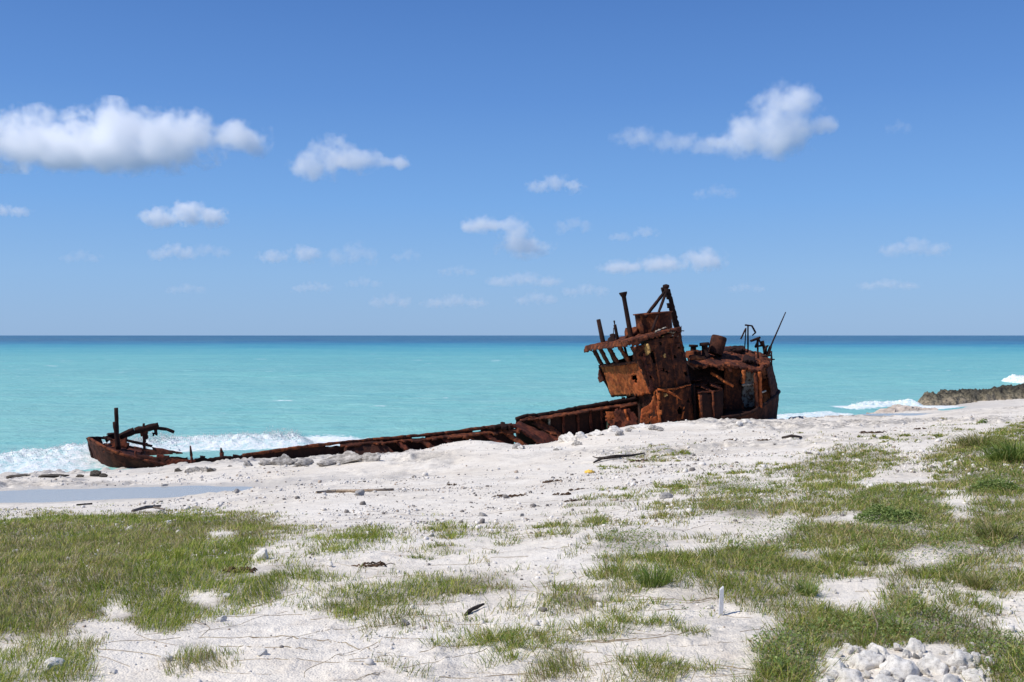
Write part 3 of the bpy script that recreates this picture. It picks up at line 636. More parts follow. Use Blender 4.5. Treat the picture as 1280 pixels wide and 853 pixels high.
# --- the long sunken waist: torn seaward shell, its ribs and rail
def pl(pts, v): return [P(x, y, v) for x, y in pts]
wT = [(202, 575), (214, 571.5), (231, 572), (240, 573.5), (249, 569.5), (262, 571.5), (283, 567.5), (300, 570), (318, 566), (340, 563.5), (362, 559.5), (385, 557.5), (430, 553.5), (460, 549.5), (507, 546.5), (555, 542), (606, 535), (628, 530.5), (642, 531)]
wB = [(202, 594), (214, 594), (231, 592), (240, 591), (249, 590), (262, 589), (283, 588), (300, 588), (318, 588), (340, 588), (362, 586), (385, 584), (430, 582), (460, 581), (507, 577), (555, 572), (606, 566), (628, 562), (642, 560)]
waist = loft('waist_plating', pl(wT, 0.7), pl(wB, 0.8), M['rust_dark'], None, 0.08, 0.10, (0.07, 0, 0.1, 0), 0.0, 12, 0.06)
wr_ = [(303, 569.5), (385, 558), (430, 553.2), (466, 549.6), (507, 546.2), (555, 541.5), (606, 534.6), (640, 531)]
bars('waist_rail', [(P(*wr_[i], 0.6), P(*wr_[i+1], 0.6), 0.075, 0.075) for i in range(len(wr_)-1)], M['rust'], waist, 6, 0.35, False)
loft('side_deck', pl([(425, 556), (470, 552), (530, 547.5), (600, 539.5), (650, 536)], 0.6), pl([(425, 561), (470, 557), (530, 553), (600, 545.5), (650, 545)], 0.1), M['rust'], waist, 0.06, 0.12, (0, 0.3, 0.2, 0), 0.12, 13, 0.05)
loft('bent_shell_plate', pl([(428, 556), (480, 551.5)], 0.5), pl([(425, 581), (512, 580)], -0.15), M['rust_hull'], waist, 0.06, 0.12, (0.05, 0, 0.1, 0.2), 0.0, 14, 0.08)
for i, (x0, y0, x1, y1) in enumerate([(494, 552, 512, 566), (520, 549, 545, 562), (548, 546, 572, 560), (575, 543.5, 600, 556), (600, 541, 628, 554), (622, 537, 655, 554)]):
    loft('frame_rib', [P(x0, y0, 0.55), P(x0+8, y0-1, 0.55)], [P(x1, y1+6, 0.0), P(x1+10, y1+6, 0.0)], M['rust'] if i % 2 else M['rust_red'], waist, 0.09, 0.1, (0, 0.2, 0.06, 0.05), 0.2, 15+i, 0.05)
loft('torn_lump', pl([(612, 534), (620, 529.5), (628, 528), (637, 531)], 0.6), pl([(612, 538), (620, 536), (630, 536), (638, 537)], 0.3), M['rust_dark'], waist, 0.14, 0.09, (0.1, 0.1, 0, 0), 0.2, 22, 0.08)

loft('waist_plating', pl([(300, 566), (380, 556), (460, 546.5), (550, 538.5), (640, 526.5)], 4.2), pl([(300, 578), (380, 572), (460, 566), (550, 560), (640, 552)], 4.2), M['rust_dark'], None, 0.07, 0.16, (0.3, 0, 0.5, 0), 0.30, 112, 0.06) if False else None
# --- open hold: tall seaward wall with ribs, slanted end plate, coaming rail
hT = [(645, 524), (659, 520), (671, 519.2), (685, 517.5), (720, 510.5), (760, 504), (797, 498)]
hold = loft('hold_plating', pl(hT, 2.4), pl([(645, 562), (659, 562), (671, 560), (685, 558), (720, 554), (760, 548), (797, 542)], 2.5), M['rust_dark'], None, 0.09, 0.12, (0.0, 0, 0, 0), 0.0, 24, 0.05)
bars('coaming_rail', [(P(*hT[i], 2.25), P(*hT[i+1], 2.25), 0.10, 0.10) for i in range(len(hT)-1)], M['rust_dark'], hold, 6, 0.3, False)
loft('coaming_shelf', pl([(650, 524.5), (671, 521.5), (720, 513.5), (760, 507.5), (797, 502)], 2.3), pl([(650, 527.5), (671, 525.5), (720, 518), (760, 512), (797, 507)], 1.7), M['rust'], hold, 0.06, 0.11, (0, 0.25, 0, 0), 0.18, 25, 0.04)
loft('slanted_end_plate', [P(640, 531, 0.6), P(650, 528, 2.0)], [P(690, 566, 0.2), P(722, 556, 1.4)], M['rust_red'], hold, 0.10, 0.11, (0, 0.2, 0.25, 0.2), 0.18, 26, 0.10)
loft('slanted_end_plate', [P(652, 524, 2.0), P(668, 521, 2.3)], [P(704, 552, 1.2), P(716, 547, 1.9)], M['rust'], hold, 0.07, 0.10, (0, 0.5, 0.2, 0.3), 0.30, 27, 0.10)
for i, (x, y0, y1) in enumerate([(686, 520, 556), (704, 517, 553), (722, 514, 551), (738, 511, 549), (752, 509, 546), (766, 507, 544)]):
    bars('hold_rib', [(P(x, y0, 2.3), P(x+1.5, y1, 2.4), 0.07, 0.08)], M['faded'] if i == 0 else M['rust_red'], hold, 5, 0.3, False)
for x, y in ((678.5, 516.5), (682.5, 516)): bars('cleat', [(P(x, y+3.5, 2.3), P(x, y-0.5, 2.3), 0.05, 0.04)], M['rust_dark'], hold, 6)
bars('green_post', [(P(759.5, 547, 1.8), P(761, 521, 1.8), 0.10, 0.10)], M['green'], hold, 8)
loft('torn_bulkhead', pl([(752, 516), (768, 512), (790, 508)], 1.9), pl([(762, 548), (780, 545), (806, 540)], 1.2), M['rust_red'], hold, 0.07, 0.09, (0.25, 0, 0.25, 0.3), 0.26, 28, 0.10)
loft('torn_bulkhead', pl([(755, 513), (769, 513)], 1.6), pl([(758, 524), (770, 525)], 1.4), M['rust_orange'], hold, 0.06, 0.07, (0.1, 0.2, 0.1, 0.1), 0.35, 29, 0.08)
bars('bent_strut', [(P(781, 512, 1.7), P(784, 522, 1.6), 0.05, 0.07), (P(784, 522, 1.6), P(788, 537, 1.5), 0.06, 0.05)], M['rust_orange'], hold, 5, 0.35, False)

# --- wheelhouse
VN, VF = 0.6, 4.6
c_tn, c_tf, c_mn, c_mf, c_bn, c_bf = P(788, 434, VN), P(743, 441, VF), P(801, 453, VN), P(752, 458, VF), P(814, 494, VN), P(764.5, 496.5, VF)
r_t, r_b = P(849.5, 413, VN), P(863, 481, VN)
r_tf = r_t+(c_tf-c_tn); r_bf = r_b+(c_bf-c_bn)
wh = loft('wheelhouse', [c_tn, r_t], [c_bn, r_b], M['rust_side_shaded'], None, 0.08, 0.075, (0.10, 0.15, 0, 0), 0.24, 31, 0.11, cut=((0.30, 0.20, 0.38, 0.42), (0.55, 0.08, 0.60, 0.13), (0.78, 0.05, 0.84, 0.10), (0.50, 0.62, 0.54, 0.70)))
wh['label'] = 'rusted near side wall of the wheelhouse with a bright hole'
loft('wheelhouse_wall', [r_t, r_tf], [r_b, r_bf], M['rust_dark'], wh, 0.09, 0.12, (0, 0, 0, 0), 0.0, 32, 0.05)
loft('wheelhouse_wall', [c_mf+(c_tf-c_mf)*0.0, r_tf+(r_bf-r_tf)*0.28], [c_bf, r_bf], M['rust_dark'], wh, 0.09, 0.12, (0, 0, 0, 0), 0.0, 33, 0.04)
front = loft('front_panel', [c_mf, c_mn], [c_bf, c_bn], M['rust_orange'], wh, 0.08, 0.08, (0.03, 0.14, 0.08, 0), 0.0, 34, 0.09, cut=((0.66, 0.38, 0.80, 0.52), (0.70, 0.50, 0.78, 0.62)), label='orange rusted front panel below the windows')
sill_d = SU*0.16
loft('window_sill', [c_mf+sill_d, c_mn+sill_d], [c_mf-sill_d*1.2+UP*0.04, c_mn-sill_d*1.2+UP*0.04], M['rust'], wh, 0.12, 0.09, (0.04, 0, 0, 0), 0.0, 35, 0.03)
for k, w in enumerate((0.02, 0.21, 0.46, 0.74)):
    a = c_tf+(c_tn-c_tf)*w+(c_tf-c_mf)*0.16; b = c_mf+(c_mn-c_mf)*w; e = (c_tn-c_tf)/np.linalg.norm(c_tn-c_tf)*0.13
    loft('window_post', [a-e, a+e], [b-e, b+e], M['rust'], wh, 0.12, 0.07, (0, 0, 0.04, 0.05), 0.0, 36+k, 0.03)
loft('corner_post', [c_tn-SV*0.55, c_tn], [c_mn-SV*0.9*0+SV*0.95, c_mn], M['rust'], wh, 0.10, 0.08, (0, 0, 0.2, 0), 0.0, 41, 0.04)
for w in (0.30, 0.62):                                            # posts of the seaward windows
    a = c_tf+(r_tf-c_tf)*w; b = c_mf+(r_tf+(r_bf-r_tf)*0.28-c_mf)*w
    bars('window_post', [(a, b, 0.07, 0.07)], M['rust_dark'], wh, 5, 0.25, False)
floor_u = 0.15
loft('wheelhouse_floor', [c_bf+UP*0.05, c_bn+UP*0.05], [r_bf, r_b], M['rust_dark'], wh, 0.10, 0.16, seed=43)
# roof with a drooping torn eave
over = SU*0.42
R_fn, R_ff = P(790, 426.5, VN-0.25)+over*0.5, P(741, 433.5, VF+0.35)+over
R_rn = P(851, 410.5, VN-0.2); R_rf = R_rn+(R_ff-R_fn)
roof = loft('wheelhouse_roof', [R_ff, R_fn], [R_rf, R_rn], M['rust'], wh, 0.10, 0.11, (0.1, 0, 0.1, 0.06), 0.0, 44, 0.05)
loft('eave_plate', [R_ff+UP*0.03, R_ff*0.5+R_fn*0.5, R_fn+UP*0.02], [P(732.5, 442.5, VF+0.35)+SU*0.1, P(760, 437, 2.6)+SU*0.25, P(788, 437, VN-0.25)], M['rust'], roof, 0.05, 0.07, (0, 0.22, 0.05, 0), 0.0, 45, 0.05)
loft('eave_plate', [R_fn+UP*0.02, R_rn], [P(788, 437, VN-0.28), P(806, 431, VN-0.28), P(826, 421.5, VN-0.25), P(851, 416, VN-0.2)], M['rust'], roof, 0.05, 0.07, (0, 0.26, 0, 0), 0.0, 46, 0.05)
loft('added_sunlit_flap', [P(806, 430, 0.52), P(811, 431, 0.1)], [P(807, 447, 0.52), P(813, 441, 0.1)], M['rust_yellow'], wh, 0.05, 0.06, (0, 0.1, 0, 0), 0, 47, 0.02, label='yellow bent flap added for the sunlit opening in the side wall')  # flap added facing left for the sunlit opening, sunny yellow in its colour
loft('side_bracket', [P(749, 462, VF+0.02), P(755, 476, VF)], [P(748, 475, VF+0.5), P(749, 479, VF+0.5)], M['rust_red'], wh, 0.08, 0.08, (0, 0.1, 0.05, 0), 0, 48, 0.04)
bars('side_strip', [(P(750, 459, VF+0.1), P(757, 478, VF+0.1), 0.07, 0.07), (P(757, 478, VF+0.1), P(765, 494, VF+0.1), 0.07, 0.06)], M['rust_dark'], wh, 6, 0.3, False)
# seams, patches and painted bright holes on the dark side wall
def side_pt(x, y, v=0.52): return P(x, y, v)
for k, (x0, y0, x1, y1) in enumerate([(818, 437, 825, 484), (838, 430, 846, 482), (800, 445, 818, 476)]):
    bars('wall_stiffener', [(side_pt(x0, y0), side_pt(x1, y1), 0.045, 0.05)], M['rust'], wh, 5, 0.35, False)
loft('wall_patch_or_bright_hole', pl([(828, 440), (835, 438)], 0.5), pl([(828, 456), (836, 458)], 0.5), M['rust_yellow'], wh, 0.03, 0.05, (0.15, 0.3, 0.1, 0.1), 0.47, 49, 0.02)
loft('wall_patch_or_bright_hole', pl([(802, 442), (806, 441)], 0.5), pl([(812, 490), (818, 488)], 0.5), M['rust_red'], wh, 0.06, 0.08, (0.1, 0.1, 0.08, 0.08), 0.2, 50, 0.05)
for k, (x, y, w_, h_, mt) in enumerate([(838, 418, 4, 2.5, 'faded'), (846, 419.5, 3, 3, 'faded'), (826, 421, 3.5, 2, 'rust_yellow'), (846, 437, 5, 4, 'rust_orange'), (822, 462, 7, 4, 'rust_red'), (841, 462, 6, 14, 'rust_red'), (853, 440, 4, 9, 'rust_red'), (808, 455, 5, 8, 'rust_red'), (845, 428, 6, 8, 'rust_hull')]):  # faded bits: daylight through small holes, put in as pale colour
    loft('wall_patch_or_bright_hole', pl([(x, y), (x+w_, y-1)], 0.53), pl([(x+1, y+h_), (x+w_+1, y+h_-1)], 0.53), M[mt], wh, 0.03, 0.05, (0.08, 0.12, 0.06, 0.06), 0.33, 150+k, 0.02)
# monkey island clutter
tubc = P(818.5, 412, 2.3); tubt = P(816.5, 391, 2.3)
tub = drum('round_tub', tubc-UP*0.15, tubt, [(0, 0.86), (0.05, 0.90), (0.5, 0.90), (0.93, 0.91), (0.95, 1.0), (1.0, 1.0), (1.0, 0.86), (0.3, 0.84)], M['rust'], wh, 40, 0.02, hole=lambda i, k: i in (3, 4, 5) and k in (26, 28), closed=False)
apex = P(832.5, 361, 2.3)
mast = bars('tripod_mast', [(P(807, 396, 1.7), P(830, 366, 2.25), 0.095, 0.085), (P(797, 437, 0.7)*0+P(815, 414, 0.9), P(832, 367, 2.2), 0.06, 0.075)], M['rust_dark'], wh, 7, 0.12)
loft('mast_leg_plate', [P(829.5, 362, 2.6), P(836.5, 361, 2.6)], [P(841.5, 413, 2.8), P(850.5, 414, 2.8)], M['rust_dark'], mast, 0.16, 0.09, (0, 0, 0.12, 0), 0.0, 52, 0.02, cut=((0.0, 0.25, 0.45, 0.33), (0.0, 0.45, 0.35, 0.56)))
drum('mast_cap', P(832.3, 366, 2.3), P(832.6, 355.5, 2.3), [(0, 0.15), (0.45, 0.17), (0.5, 0.10), (0.6, 0.17), (0.9, 0.16), (1, 0.05)], M['rust_dark'], mast, 12)
bars('mast_bracket', [(P(827, 360.5, 2.3), P(835, 362.5, 2.3), 0.06, 0.06), (P(828.5, 366, 2.3), P(827, 360, 2.3), 0.05, 0.05)], M['rust_dark'], mast, 6)
drum('flared_vent_pipe', P(789.5, 425, 1.9), P(778.8, 365.5, 1.9), [(0, 0.125), (0.8, 0.105), (0.90, 0.11), (0.965, 0.19), (0.99, 0.20), (1.0, 0.2)], M['rust_dark'], wh, 14)
drum('roof_post', P(755, 433, 3.6), P(748, 399.5, 3.6), [(0, 0.16), (0.12, 0.125), (1, 0.105)], M['rust_dark'], wh, 12)
bars('roof_stanchion', [(P(772.5, 426, 3.0), P(768.5, 406, 3.0), 0.085, 0.07), (P(768.5, 406, 3.0), P(767.6, 401, 3.0), 0.025, 0.05), (P(766.5, 424, 3.2), P(767, 410, 3.2), 0.02, 0.02)], M['rust_dark'], wh, 7)
loft('roof_clutter', pl([(760, 424), (765, 418), (769, 420)], 2.8), pl([(760, 431), (765, 430), (772, 428)], 2.5), M['rust_dark'], wh, 0.22, 0.09, (0.1, 0, 0, 0.1), 0.15, 54, 0.06)
loft('roof_clutter', pl([(779, 411), (786, 408), (795, 407)], 2.6), pl([(780, 424), (788, 422), (797, 416)], 2.2), M['rust'], wh, 0.25, 0.09, (0.2, 0, 0.1, 0), 0.2, 55, 0.07)
loft('roof_clutter', pl([(822, 411), (836, 408.5), (849, 411.5)], 0.9), pl([(815, 416), (834, 416), (851, 416)], 0.5), M['faded'], wh, 0.08, 0.06, (0.1, 0.1, 0.1, 0.1), 0.52, 56, 0.06)
bars('roof_pin', [(P(851.5, 416, 0.8), P(851.5, 407.5, 0.8), 0.025, 0.02), (P(848.5, 413.5, 0.8), P(855, 413.8, 0.8), 0.025, 0.025)], M['rust_dark'], wh, 5)

# --- deckhouse under the wheelhouse
b_tn, b_bn, b_tf, b_bf = P(815, 492, VN+0.1), P(829, 533, VN), P(783, 497, 3.7), P(797, 536, 3.7)
dk = loft('deckhouse_front', [b_tf, b_tn], [b_bf, b_bn], M['rust_hull'], None, 0.09, 0.09, (0, 0, 0.15, 0), 0.0, 61, 0.05)
loft('peeling_plate', pl([(803, 510), (811, 504), (818, 488)], 0.5)[0:3], pl([(800, 533), (812, 533), (828, 532)], 0.35), M['rust_orange'], dk, 0.06, 0.08, (0.25, 0.35, 0.1, 0), 0.27, 62, 0.10, label='orange peeling plate in full sun')
loft('peeling_plate', [P(817.5, 486, 0.3), P(824, 486, 0.15)], [P(823, 531, 0.35), P(828.5, 531, 0.15)], M['rust_orange'], dk, 0.06, 0.07, (0.05, 0.3, 0.1, 0.2), 0.22, 63, 0.08)
bars('crooked_leg', [(P(779, 497, 3.9), P(780, 505, 3.8), 0.1, 0.09)], M['rust_dark'], dk, 6, 0.3, False)
bars('crooked_leg', [(P(785, 496, 3.2), P(790, 512, 3.2), 0.06, 0.06)], M['rust_dark'], dk, 6, 0.3, False)
loft('deckhouse_wall', pl([(821, 486), (863, 481)], 0.75), pl([(828, 533), (868, 531)], 0.75), M['rust_side_shaded'], dk, 0.08, 0.09, (0.15, 0, 0, 0), 0.24, 64, 0.12)
loft('deckhouse_wall', pl([(783, 492), (852, 478)], 4.3), pl([(790, 534), (852, 526)], 4.3), M['rust_dark'], dk, 0.08, 0.14, (0, 0, 0, 0), 0.0, 69, 0.05)
loft('deckhouse_wall', [P(868, 481, 0.75), P(850, 478, 4.4)], [P(870, 531, 0.75), P(852, 525, 4.4)], M['rust_dark'], dk, 0.09, 0.14, seed=65)
loft('torn_edge', pl([(822, 486), (840, 485.5), (853, 482.5), (864, 480)], 0.72), pl([(823, 488.5), (841, 487.5), (854, 484.5), (864, 482)], 0.05), M['rust_orange'], dk, 0.05, 0.06, (0, 0.35, 0, 0), 0.24, 66, 0.05)
bars('curled_strip', [(P(822, 487, 0.4), P(834, 489, 0.3), 0.06, 0.075), (P(834, 489, 0.3), P(843, 494, 0.25), 0.075, 0.07), (P(843, 494, 0.25), P(852, 500, 0.3), 0.06, 0.03), (P(846, 497, 0.3), P(846.5, 505, 0.35), 0.05, 0.03)], M['rust_orange'], dk, 5, 0.4, False)
loft('peeling_plate', pl([(829, 490), (835, 492)], 0.35), pl([(832, 504), (837, 501)], 0.4), M['rust_yellow'], dk, 0.04, 0.05, (0.1, 0.3, 0.1, 0.1), 0.30, 67, 0.05)
loft('peeling_plate', pl([(855, 507), (857.5, 506)], 0.5), pl([(850, 525), (853, 525)], 0.5), M['rust_orange'], dk, 0.05, 0.05, (0.1, 0.1, 0.05, 0.05), 0.1, 68, 0.03)
# low box trunk aft of it, with slats of torn deck above
bx = loft('trunk_casing', pl([(874, 493), (904, 487)], 0.2), pl([(877, 531), (903.5, 527)], 0.2), M['rust_dark'], None, 0.09, 0.09, (0.05, 0.05, 0, 0.05), 0.0, 71, 0.06, cut=((0.50, 0.15, 0.58, 0.8),))
loft('trunk_casing', [P(872, 492, 1.6), P(874, 493, 0.2)], [P(875, 531, 1.6), P(877, 531, 0.2)], M['rust_orange'], bx, 0.09, 0.09, (0, 0, 0, 0), 0.2, 72, 0.05)
loft('trunk_top', pl([(873, 492.5), (904, 487)], 0.15), pl([(868, 488), (896, 482)], 1.9), M['rust'], bx, 0.08, 0.09, (0.05, 0.2, 0.1, 0.1), 0.2, 73, 0.06)
bars('trunk_edge', [(P(891, 489.5, 0.1), P(892.5, 526, 0.1), 0.06, 0.06), (P(876, 494, 0.1), P(878, 530, 0.1), 0.07, 0.05)], M['rust'], bx, 5, 0.35, False)
for k, (x0, y0, x1, y1, v) in enumerate([(862, 473, 876, 469.5, 1.8), (870, 487, 886, 483, 1.0), (874, 480, 892, 488, 0.9), (886, 479, 902, 484, 0.8), (866, 480, 884, 476, 1.5)]):
    loft('torn_deck_strip', [P(x0, y0, v), P(x1, y1, v)], [P(x0+4, y0+4.5, v-0.8), P(x1+3, y1+4, v-0.8)], M['rust'], bx, 0.06, 0.07, (0.05, 0.2, 0.1, 0.1), 0.22, 74+k, 0.08)
bars('fallen_beam', [(P(889, 466, 1.0), P(904, 476, 0.5), 0.085, 0.08), (P(904, 476, 0.5), P(917, 483, 0.3), 0.08, 0.07)], M['rust_orange'], bx, 5, 0.3, False)
loft('trunk_back', pl([(858, 462), (885, 466), (915, 470)], 2.6), pl([(862, 531), (890, 530), (915, 527)], 2.6), M['rust_dark'], bx, 0.08, 0.14, (0, 0, 0, 0), 0.0, 80, 0.06)
loft('sloping_deck', pl([(858, 452), (880, 457), (912, 462)], 2.4), pl([(862, 478), (885, 481), (908, 484)], 1.2), M['rust_dark'], bx, 0.08, 0.12, (0, 0.3, 0, 0.1), 0.0, 81, 0.08)

# --- stern: round counter, torn side, poop deck and its fittings
qr = [P(902, 522.5, 0.0), P(925, 519.3, 0.0), P(940, 515, 0.05), P(955, 506, 0.4), P(965, 498.5, 1.0), P(971.5, 493, 1.9), P(973.5, 489.5, 2.7), P(971, 488, 3.7), P(962, 488, 4.6), P(948, 490, 5.0)]
qb = [P(902, 533, 0.3), P(925, 533, 0.3), P(940, 533, 0.4), P(952, 533, 0.7), P(961, 532, 1.3), P(967.5, 529, 2.1), P(970.5, 525, 2.8), P(968, 522, 3.7), P(960, 522, 4.4), P(948, 523, 4.8)]
stern = loft('stern_plating', qr, qb, M['rust_hull'], None, 0.08, 0.10, (0.04, 0, 0.3, 0), 0.0, 91, 0.05)
bars('rubbing_strake', [(qr[i]-SV*0.04, qr[i+1]-SV*0.04, 0.085, 0.085) for i in range(len(qr)-1)], M['rust_dark'], stern, 7)
ut = [P(957, 462, 1.0), P(961.5, 457.5, 1.6), P(964.5, 456, 2.5), P(963.5, 453, 3.6), P(955, 450, 4.6), P(940, 449, 5.0)]
ub = [P(963, 500.5, 0.9), P(967.5, 495.5, 1.4), P(972.5, 489.5, 2.6), P(971, 488, 3.7), P(962, 488, 4.6), P(945, 490, 5.0)]
loft('stern_plating', ut, ub, M['rust_hull'], None, 0.07, 0.10, (0.05, 0, 0.25, 0), 0.0, 92, 0.03)
loft('seaward_plating', pl([(952, 451), (930, 443), (900, 443), (860, 447)], 4.8), pl([(954, 523), (932, 522), (900, 522), (862, 522)], 4.7), M['rust_dark'], None, 0.08, 0.16, (0, 0, 0, 0), 0.0, 93, 0.05)
poop = loft('poop_deck', [P(861, 444, 4.4), P(870, 439.5, 4.5), P(887, 438, 4.6), P(912, 434.5, 4.6), P(938, 437, 4.6), P(955, 444, 4.2), P(963, 452, 3.2)],
     [P(862, 455, 0.9), P(880, 456, 0.4), P(897, 458, 0.2), P(914, 458.5, 0.1), P(930, 463, 0.1), P(946, 465.5, 0.3), P(962, 459.5, 1.1)], M['rust'], None, 0.13, 0.10, (0.05, 0.45, 0.05, 0.1), 0.27, 94, 0.20, label='buckled rusty poop deck with torn edges')
loft('deck_debris', pl([(905, 437), (918, 433.5), (930, 434.5)], 4.2), pl([(903, 440), (918, 441), (934, 441)], 3.2), M['rust_dark'], poop, 0.2, 0.09, (0.15, 0.2, 0.1, 0.1), 0.25, 95, 0.09)
loft('deck_debris', pl([(930, 446), (945, 447)], 2.2), pl([(928, 452), (944, 455)], 1.2), M['rust_dark'], poop, 0.16, 0.08, (0.15, 0.2, 0.1, 0.1), 0.33, 96, 0.09)
loft('hanging_plate', pl([(893, 458), (905, 455), (914, 460)], 0.3), pl([(897, 463), (908, 469), (915, 467)], 0.2), M['rust'], poop, 0.08, 0.07, (0, 0.2, 0.05, 0.05), 0.0, 97, 0.06)
loft('broken_coaming', pl([(862, 442), (870, 443), (880, 445)], 1.6), pl([(862, 452), (872, 452), (881, 451)], 1.3), M['rust_orange'], poop, 0.07, 0.08, (0.1, 0.1, 0.1, 0.1), 0.28, 98, 0.05)
def bollard(base, top, r): return drum('bollard', base, top, [(0, r*1.5), (0.15, r*1.5), (0.18, r), (0.75, r*0.9), (0.8, r*1.5), (1.0, r*1.45)], M['rust_dark'], poop, 14)
bollard(P(866.5, 444.5, 3.2), P(867, 431, 3.2), 0.16); bollard(P(882, 446, 2.0), P(880.5, 428.5, 2.0), 0.17)
drum('bollard_base', P(867, 447, 3.2), P(866.5, 438.5, 3.2), [(0, 0.42), (0.8, 0.40), (1, 0.36)], M['rust'], poop, 16)
drum('tilted_drum', P(893.5, 443, 2.4), P(899.5, 421, 2.4), [(0, 0.37), (0.04, 0.40), (0.9, 0.40), (0.97, 0.39), (1.0, 0.36), (0.95, 0.33)], M['rust_hull'], poop, 28, 0.025)
rail = bars('stern_railing', [(P(935, 440, 3.6), P(935, 407, 3.6), 0.045, 0.04), (P(930.5, 440, 3.6), P(932.5, 410, 3.6), 0.035, 0.03), (P(926, 424, 3.6), P(932, 411, 3.6), 0.045, 0.04), (P(931.5, 406.5, 3.6), P(940, 407.5, 3.6), 0.05, 0.045), (P(940, 407.5, 3.6), P(944.5, 416, 3.6), 0.05, 0.055), (P(944.5, 416, 3.6), P(940.5, 419.5, 3.6), 0.045, 0.03)], M['rust_dark'], poop, 6)
bars('stern_davit', [(P(947.5, 450, 2.6), P(947, 424, 2.6), 0.055, 0.05), (P(938.5, 426.5, 2.6), P(950, 422, 2.6), 0.075, 0.065), (P(944, 434, 2.6), P(948, 424, 2.6), 0.045, 0.04), (P(952.5, 432, 2.6), P(948, 424, 2.6), 0.05, 0.045), (P(944, 434, 2.6), P(952, 432, 2.6), 0.06, 0.06)], M['rust_dark'], poop, 6, 0.25, False)
bars('stern_bracket', [(P(953, 426.5, 2.6), P(957, 443, 2.6), 0.10, 0.09), (P(955, 440, 2.4), P(960, 432, 2.4), 0.06, 0.05), (P(964, 439, 2.2), P(964.5, 457, 2.2), 0.055, 0.05), (P(964, 450, 2.2), P(968, 449.5, 2.2), 0.04, 0.04), (P(953, 446, 2.4), P(964, 444, 2.2), 0.05, 0.05), (P(958, 445, 2.4), P(958, 432, 2.4), 0.045, 0.04)], M['rust_dark'], poop, 6, 0.3, False)
bars('flagpole', [(P(959.5, 445, 2.4), P(963.5, 433, 2.4), 0.10, 0.08), (P(963.5, 433, 2.4), P(982, 390.5, 2.4), 0.045, 0.028)], M['rust_dark'], poop, 7)
# the open side of the stern
loft('cabin_wall', pl([(926, 462), (945, 466)], 2.4), pl([(926, 509), (945, 512)], 2.4), M['faded'], stern, 0.06, 0.10, (0, 0, 0.1, 0), 0.0, 101, 0.04, cut=((0.0, 0.35, 0.25, 0.5),), label='pale painted cabin wall seen through the torn side')
loft('cabin_wall', pl([(905, 458), (928, 461)], 1.6), pl([(905, 527), (930, 524)], 1.6), M['rust_side_shaded'], stern, 0.08, 0.12, (0, 0, 0, 0.15), 0.0, 102, 0.06)
bars('broken_pipe', [(P(929.5, 476, 1.4), P(930, 482.5, 1.4), 0.07, 0.07), (P(928, 482, 1.2), P(944, 479.5, 1.6), 0.07, 0.06)], M['faded'], stern, 6, 0.3, False)
for k, (x0, x1, y0, y1) in enumerate([(944, 946.5, 467, 513), (949.5, 951, 465, 510), (929.5, 928.5, 463, 480)]):
    loft('frame_post', [P(x0-1.6, y0, 0.25), P(x0+1.6, y0, 0.25)], [P(x1-1.6, y1, 0.2), P(x1+1.6, y1, 0.2)], M['rust_orange'] if k else M['rust'], stern, 0.12, 0.07, (0, 0, 0.03, 0.03), 0.0, 103+k, 0.03)
loft('inner_plate', [P(951, 470, 2.6), P(960, 467, 2.4), P(965, 476, 1.9)], [P(950, 512, 1.0), P(956, 508, 0.8), P(966, 499, 1.1)], M['rust_orange'], stern, 0.05, 0.10, (0.3, 0, 0, 0), 0.0, 107, 0.04, label='orange inner face of the stern plating')
loft('hold_floor', pl([(905, 520), (945, 514)], 0.3), pl([(900, 512), (945, 509)], 2.6), M['rust_dark'], stern, 0.08, 0.15, (0, 0, 0, 0), 0.2, 108, 0.08)
bars('pipe_stub', [(P(950, 491.5, 0.5), P(957, 489, 0.8), 0.05, 0.05)], M['faded'], stern, 6)

# ------------------------------------------------------------------ rocks, stones, driftwood and litter
def mat_stone(name, lo, mid, hi, scale=6, bump=0.6, bd=0.04):
    t = NT(name); a = t.noise(scale, 7, 0.7); b = t.noise(scale*5, 5, 0.7)
    col = t.ramp(a, [(0.33, lo), (0.5, mid), (0.68, hi)])
    col = t.mix(t.ramp(b, [(0.30, 0.6), (0.42, 0.0)]), col, tuple(c*0.55 for c in lo))
    t.base(col, 0.93, 0.15); t.bump(t.math('ADD', a, t.math('MULTIPLY', b, 0.5)), bump, bd); return t.m
M['stone'] = mat_stone('limestone', (0.40, 0.37, 0.33), (0.72, 0.68, 0.62), (0.80, 0.77, 0.71), 4, 0.9, 0.010)
M['grey_stone'] = mat_stone('grey_stone', (0.20, 0.19, 0.18), (0.38, 0.36, 0.34), (0.52, 0.50, 0.47), 5, 0.9, 0.02)
M['coral_rock'] = mat_stone('coral_rock', (0.10, 0.092, 0.082), (0.40, 0.37, 0.335), (0.62, 0.585, 0.55), 2.6, 1.0)
M['dark_rock'] = mat_stone('dark_rock', (0.035, 0.031, 0.027), (0.085, 0.074, 0.062), (0.20, 0.175, 0.14), 3.0, 1.0)
M['tan_rock'] = mat_stone('tan_rock', (0.27, 0.215, 0.165), (0.47, 0.395, 0.325), (0.60, 0.53, 0.46), 1.6, 0.8)
M['wood'] = mat_stone('bleached_wood', (0.10, 0.075, 0.06), (0.20, 0.16, 0.13), (0.36, 0.31, 0.27), 8)
M['dark_wood'] = mat_stone('dark_wood', (0.022, 0.018, 0.016), (0.05, 0.04, 0.034), (0.12, 0.095, 0.08), 10)
M['board'] = mat_stone('weathered_board', (0.22, 0.16, 0.11), (0.38, 0.29, 0.21), (0.55, 0.46, 0.36), 8)
M['weed'] = mat_stone('dry_weed', (0.025, 0.016, 0.012), (0.07, 0.042, 0.026), (0.19, 0.115, 0.065), 12)
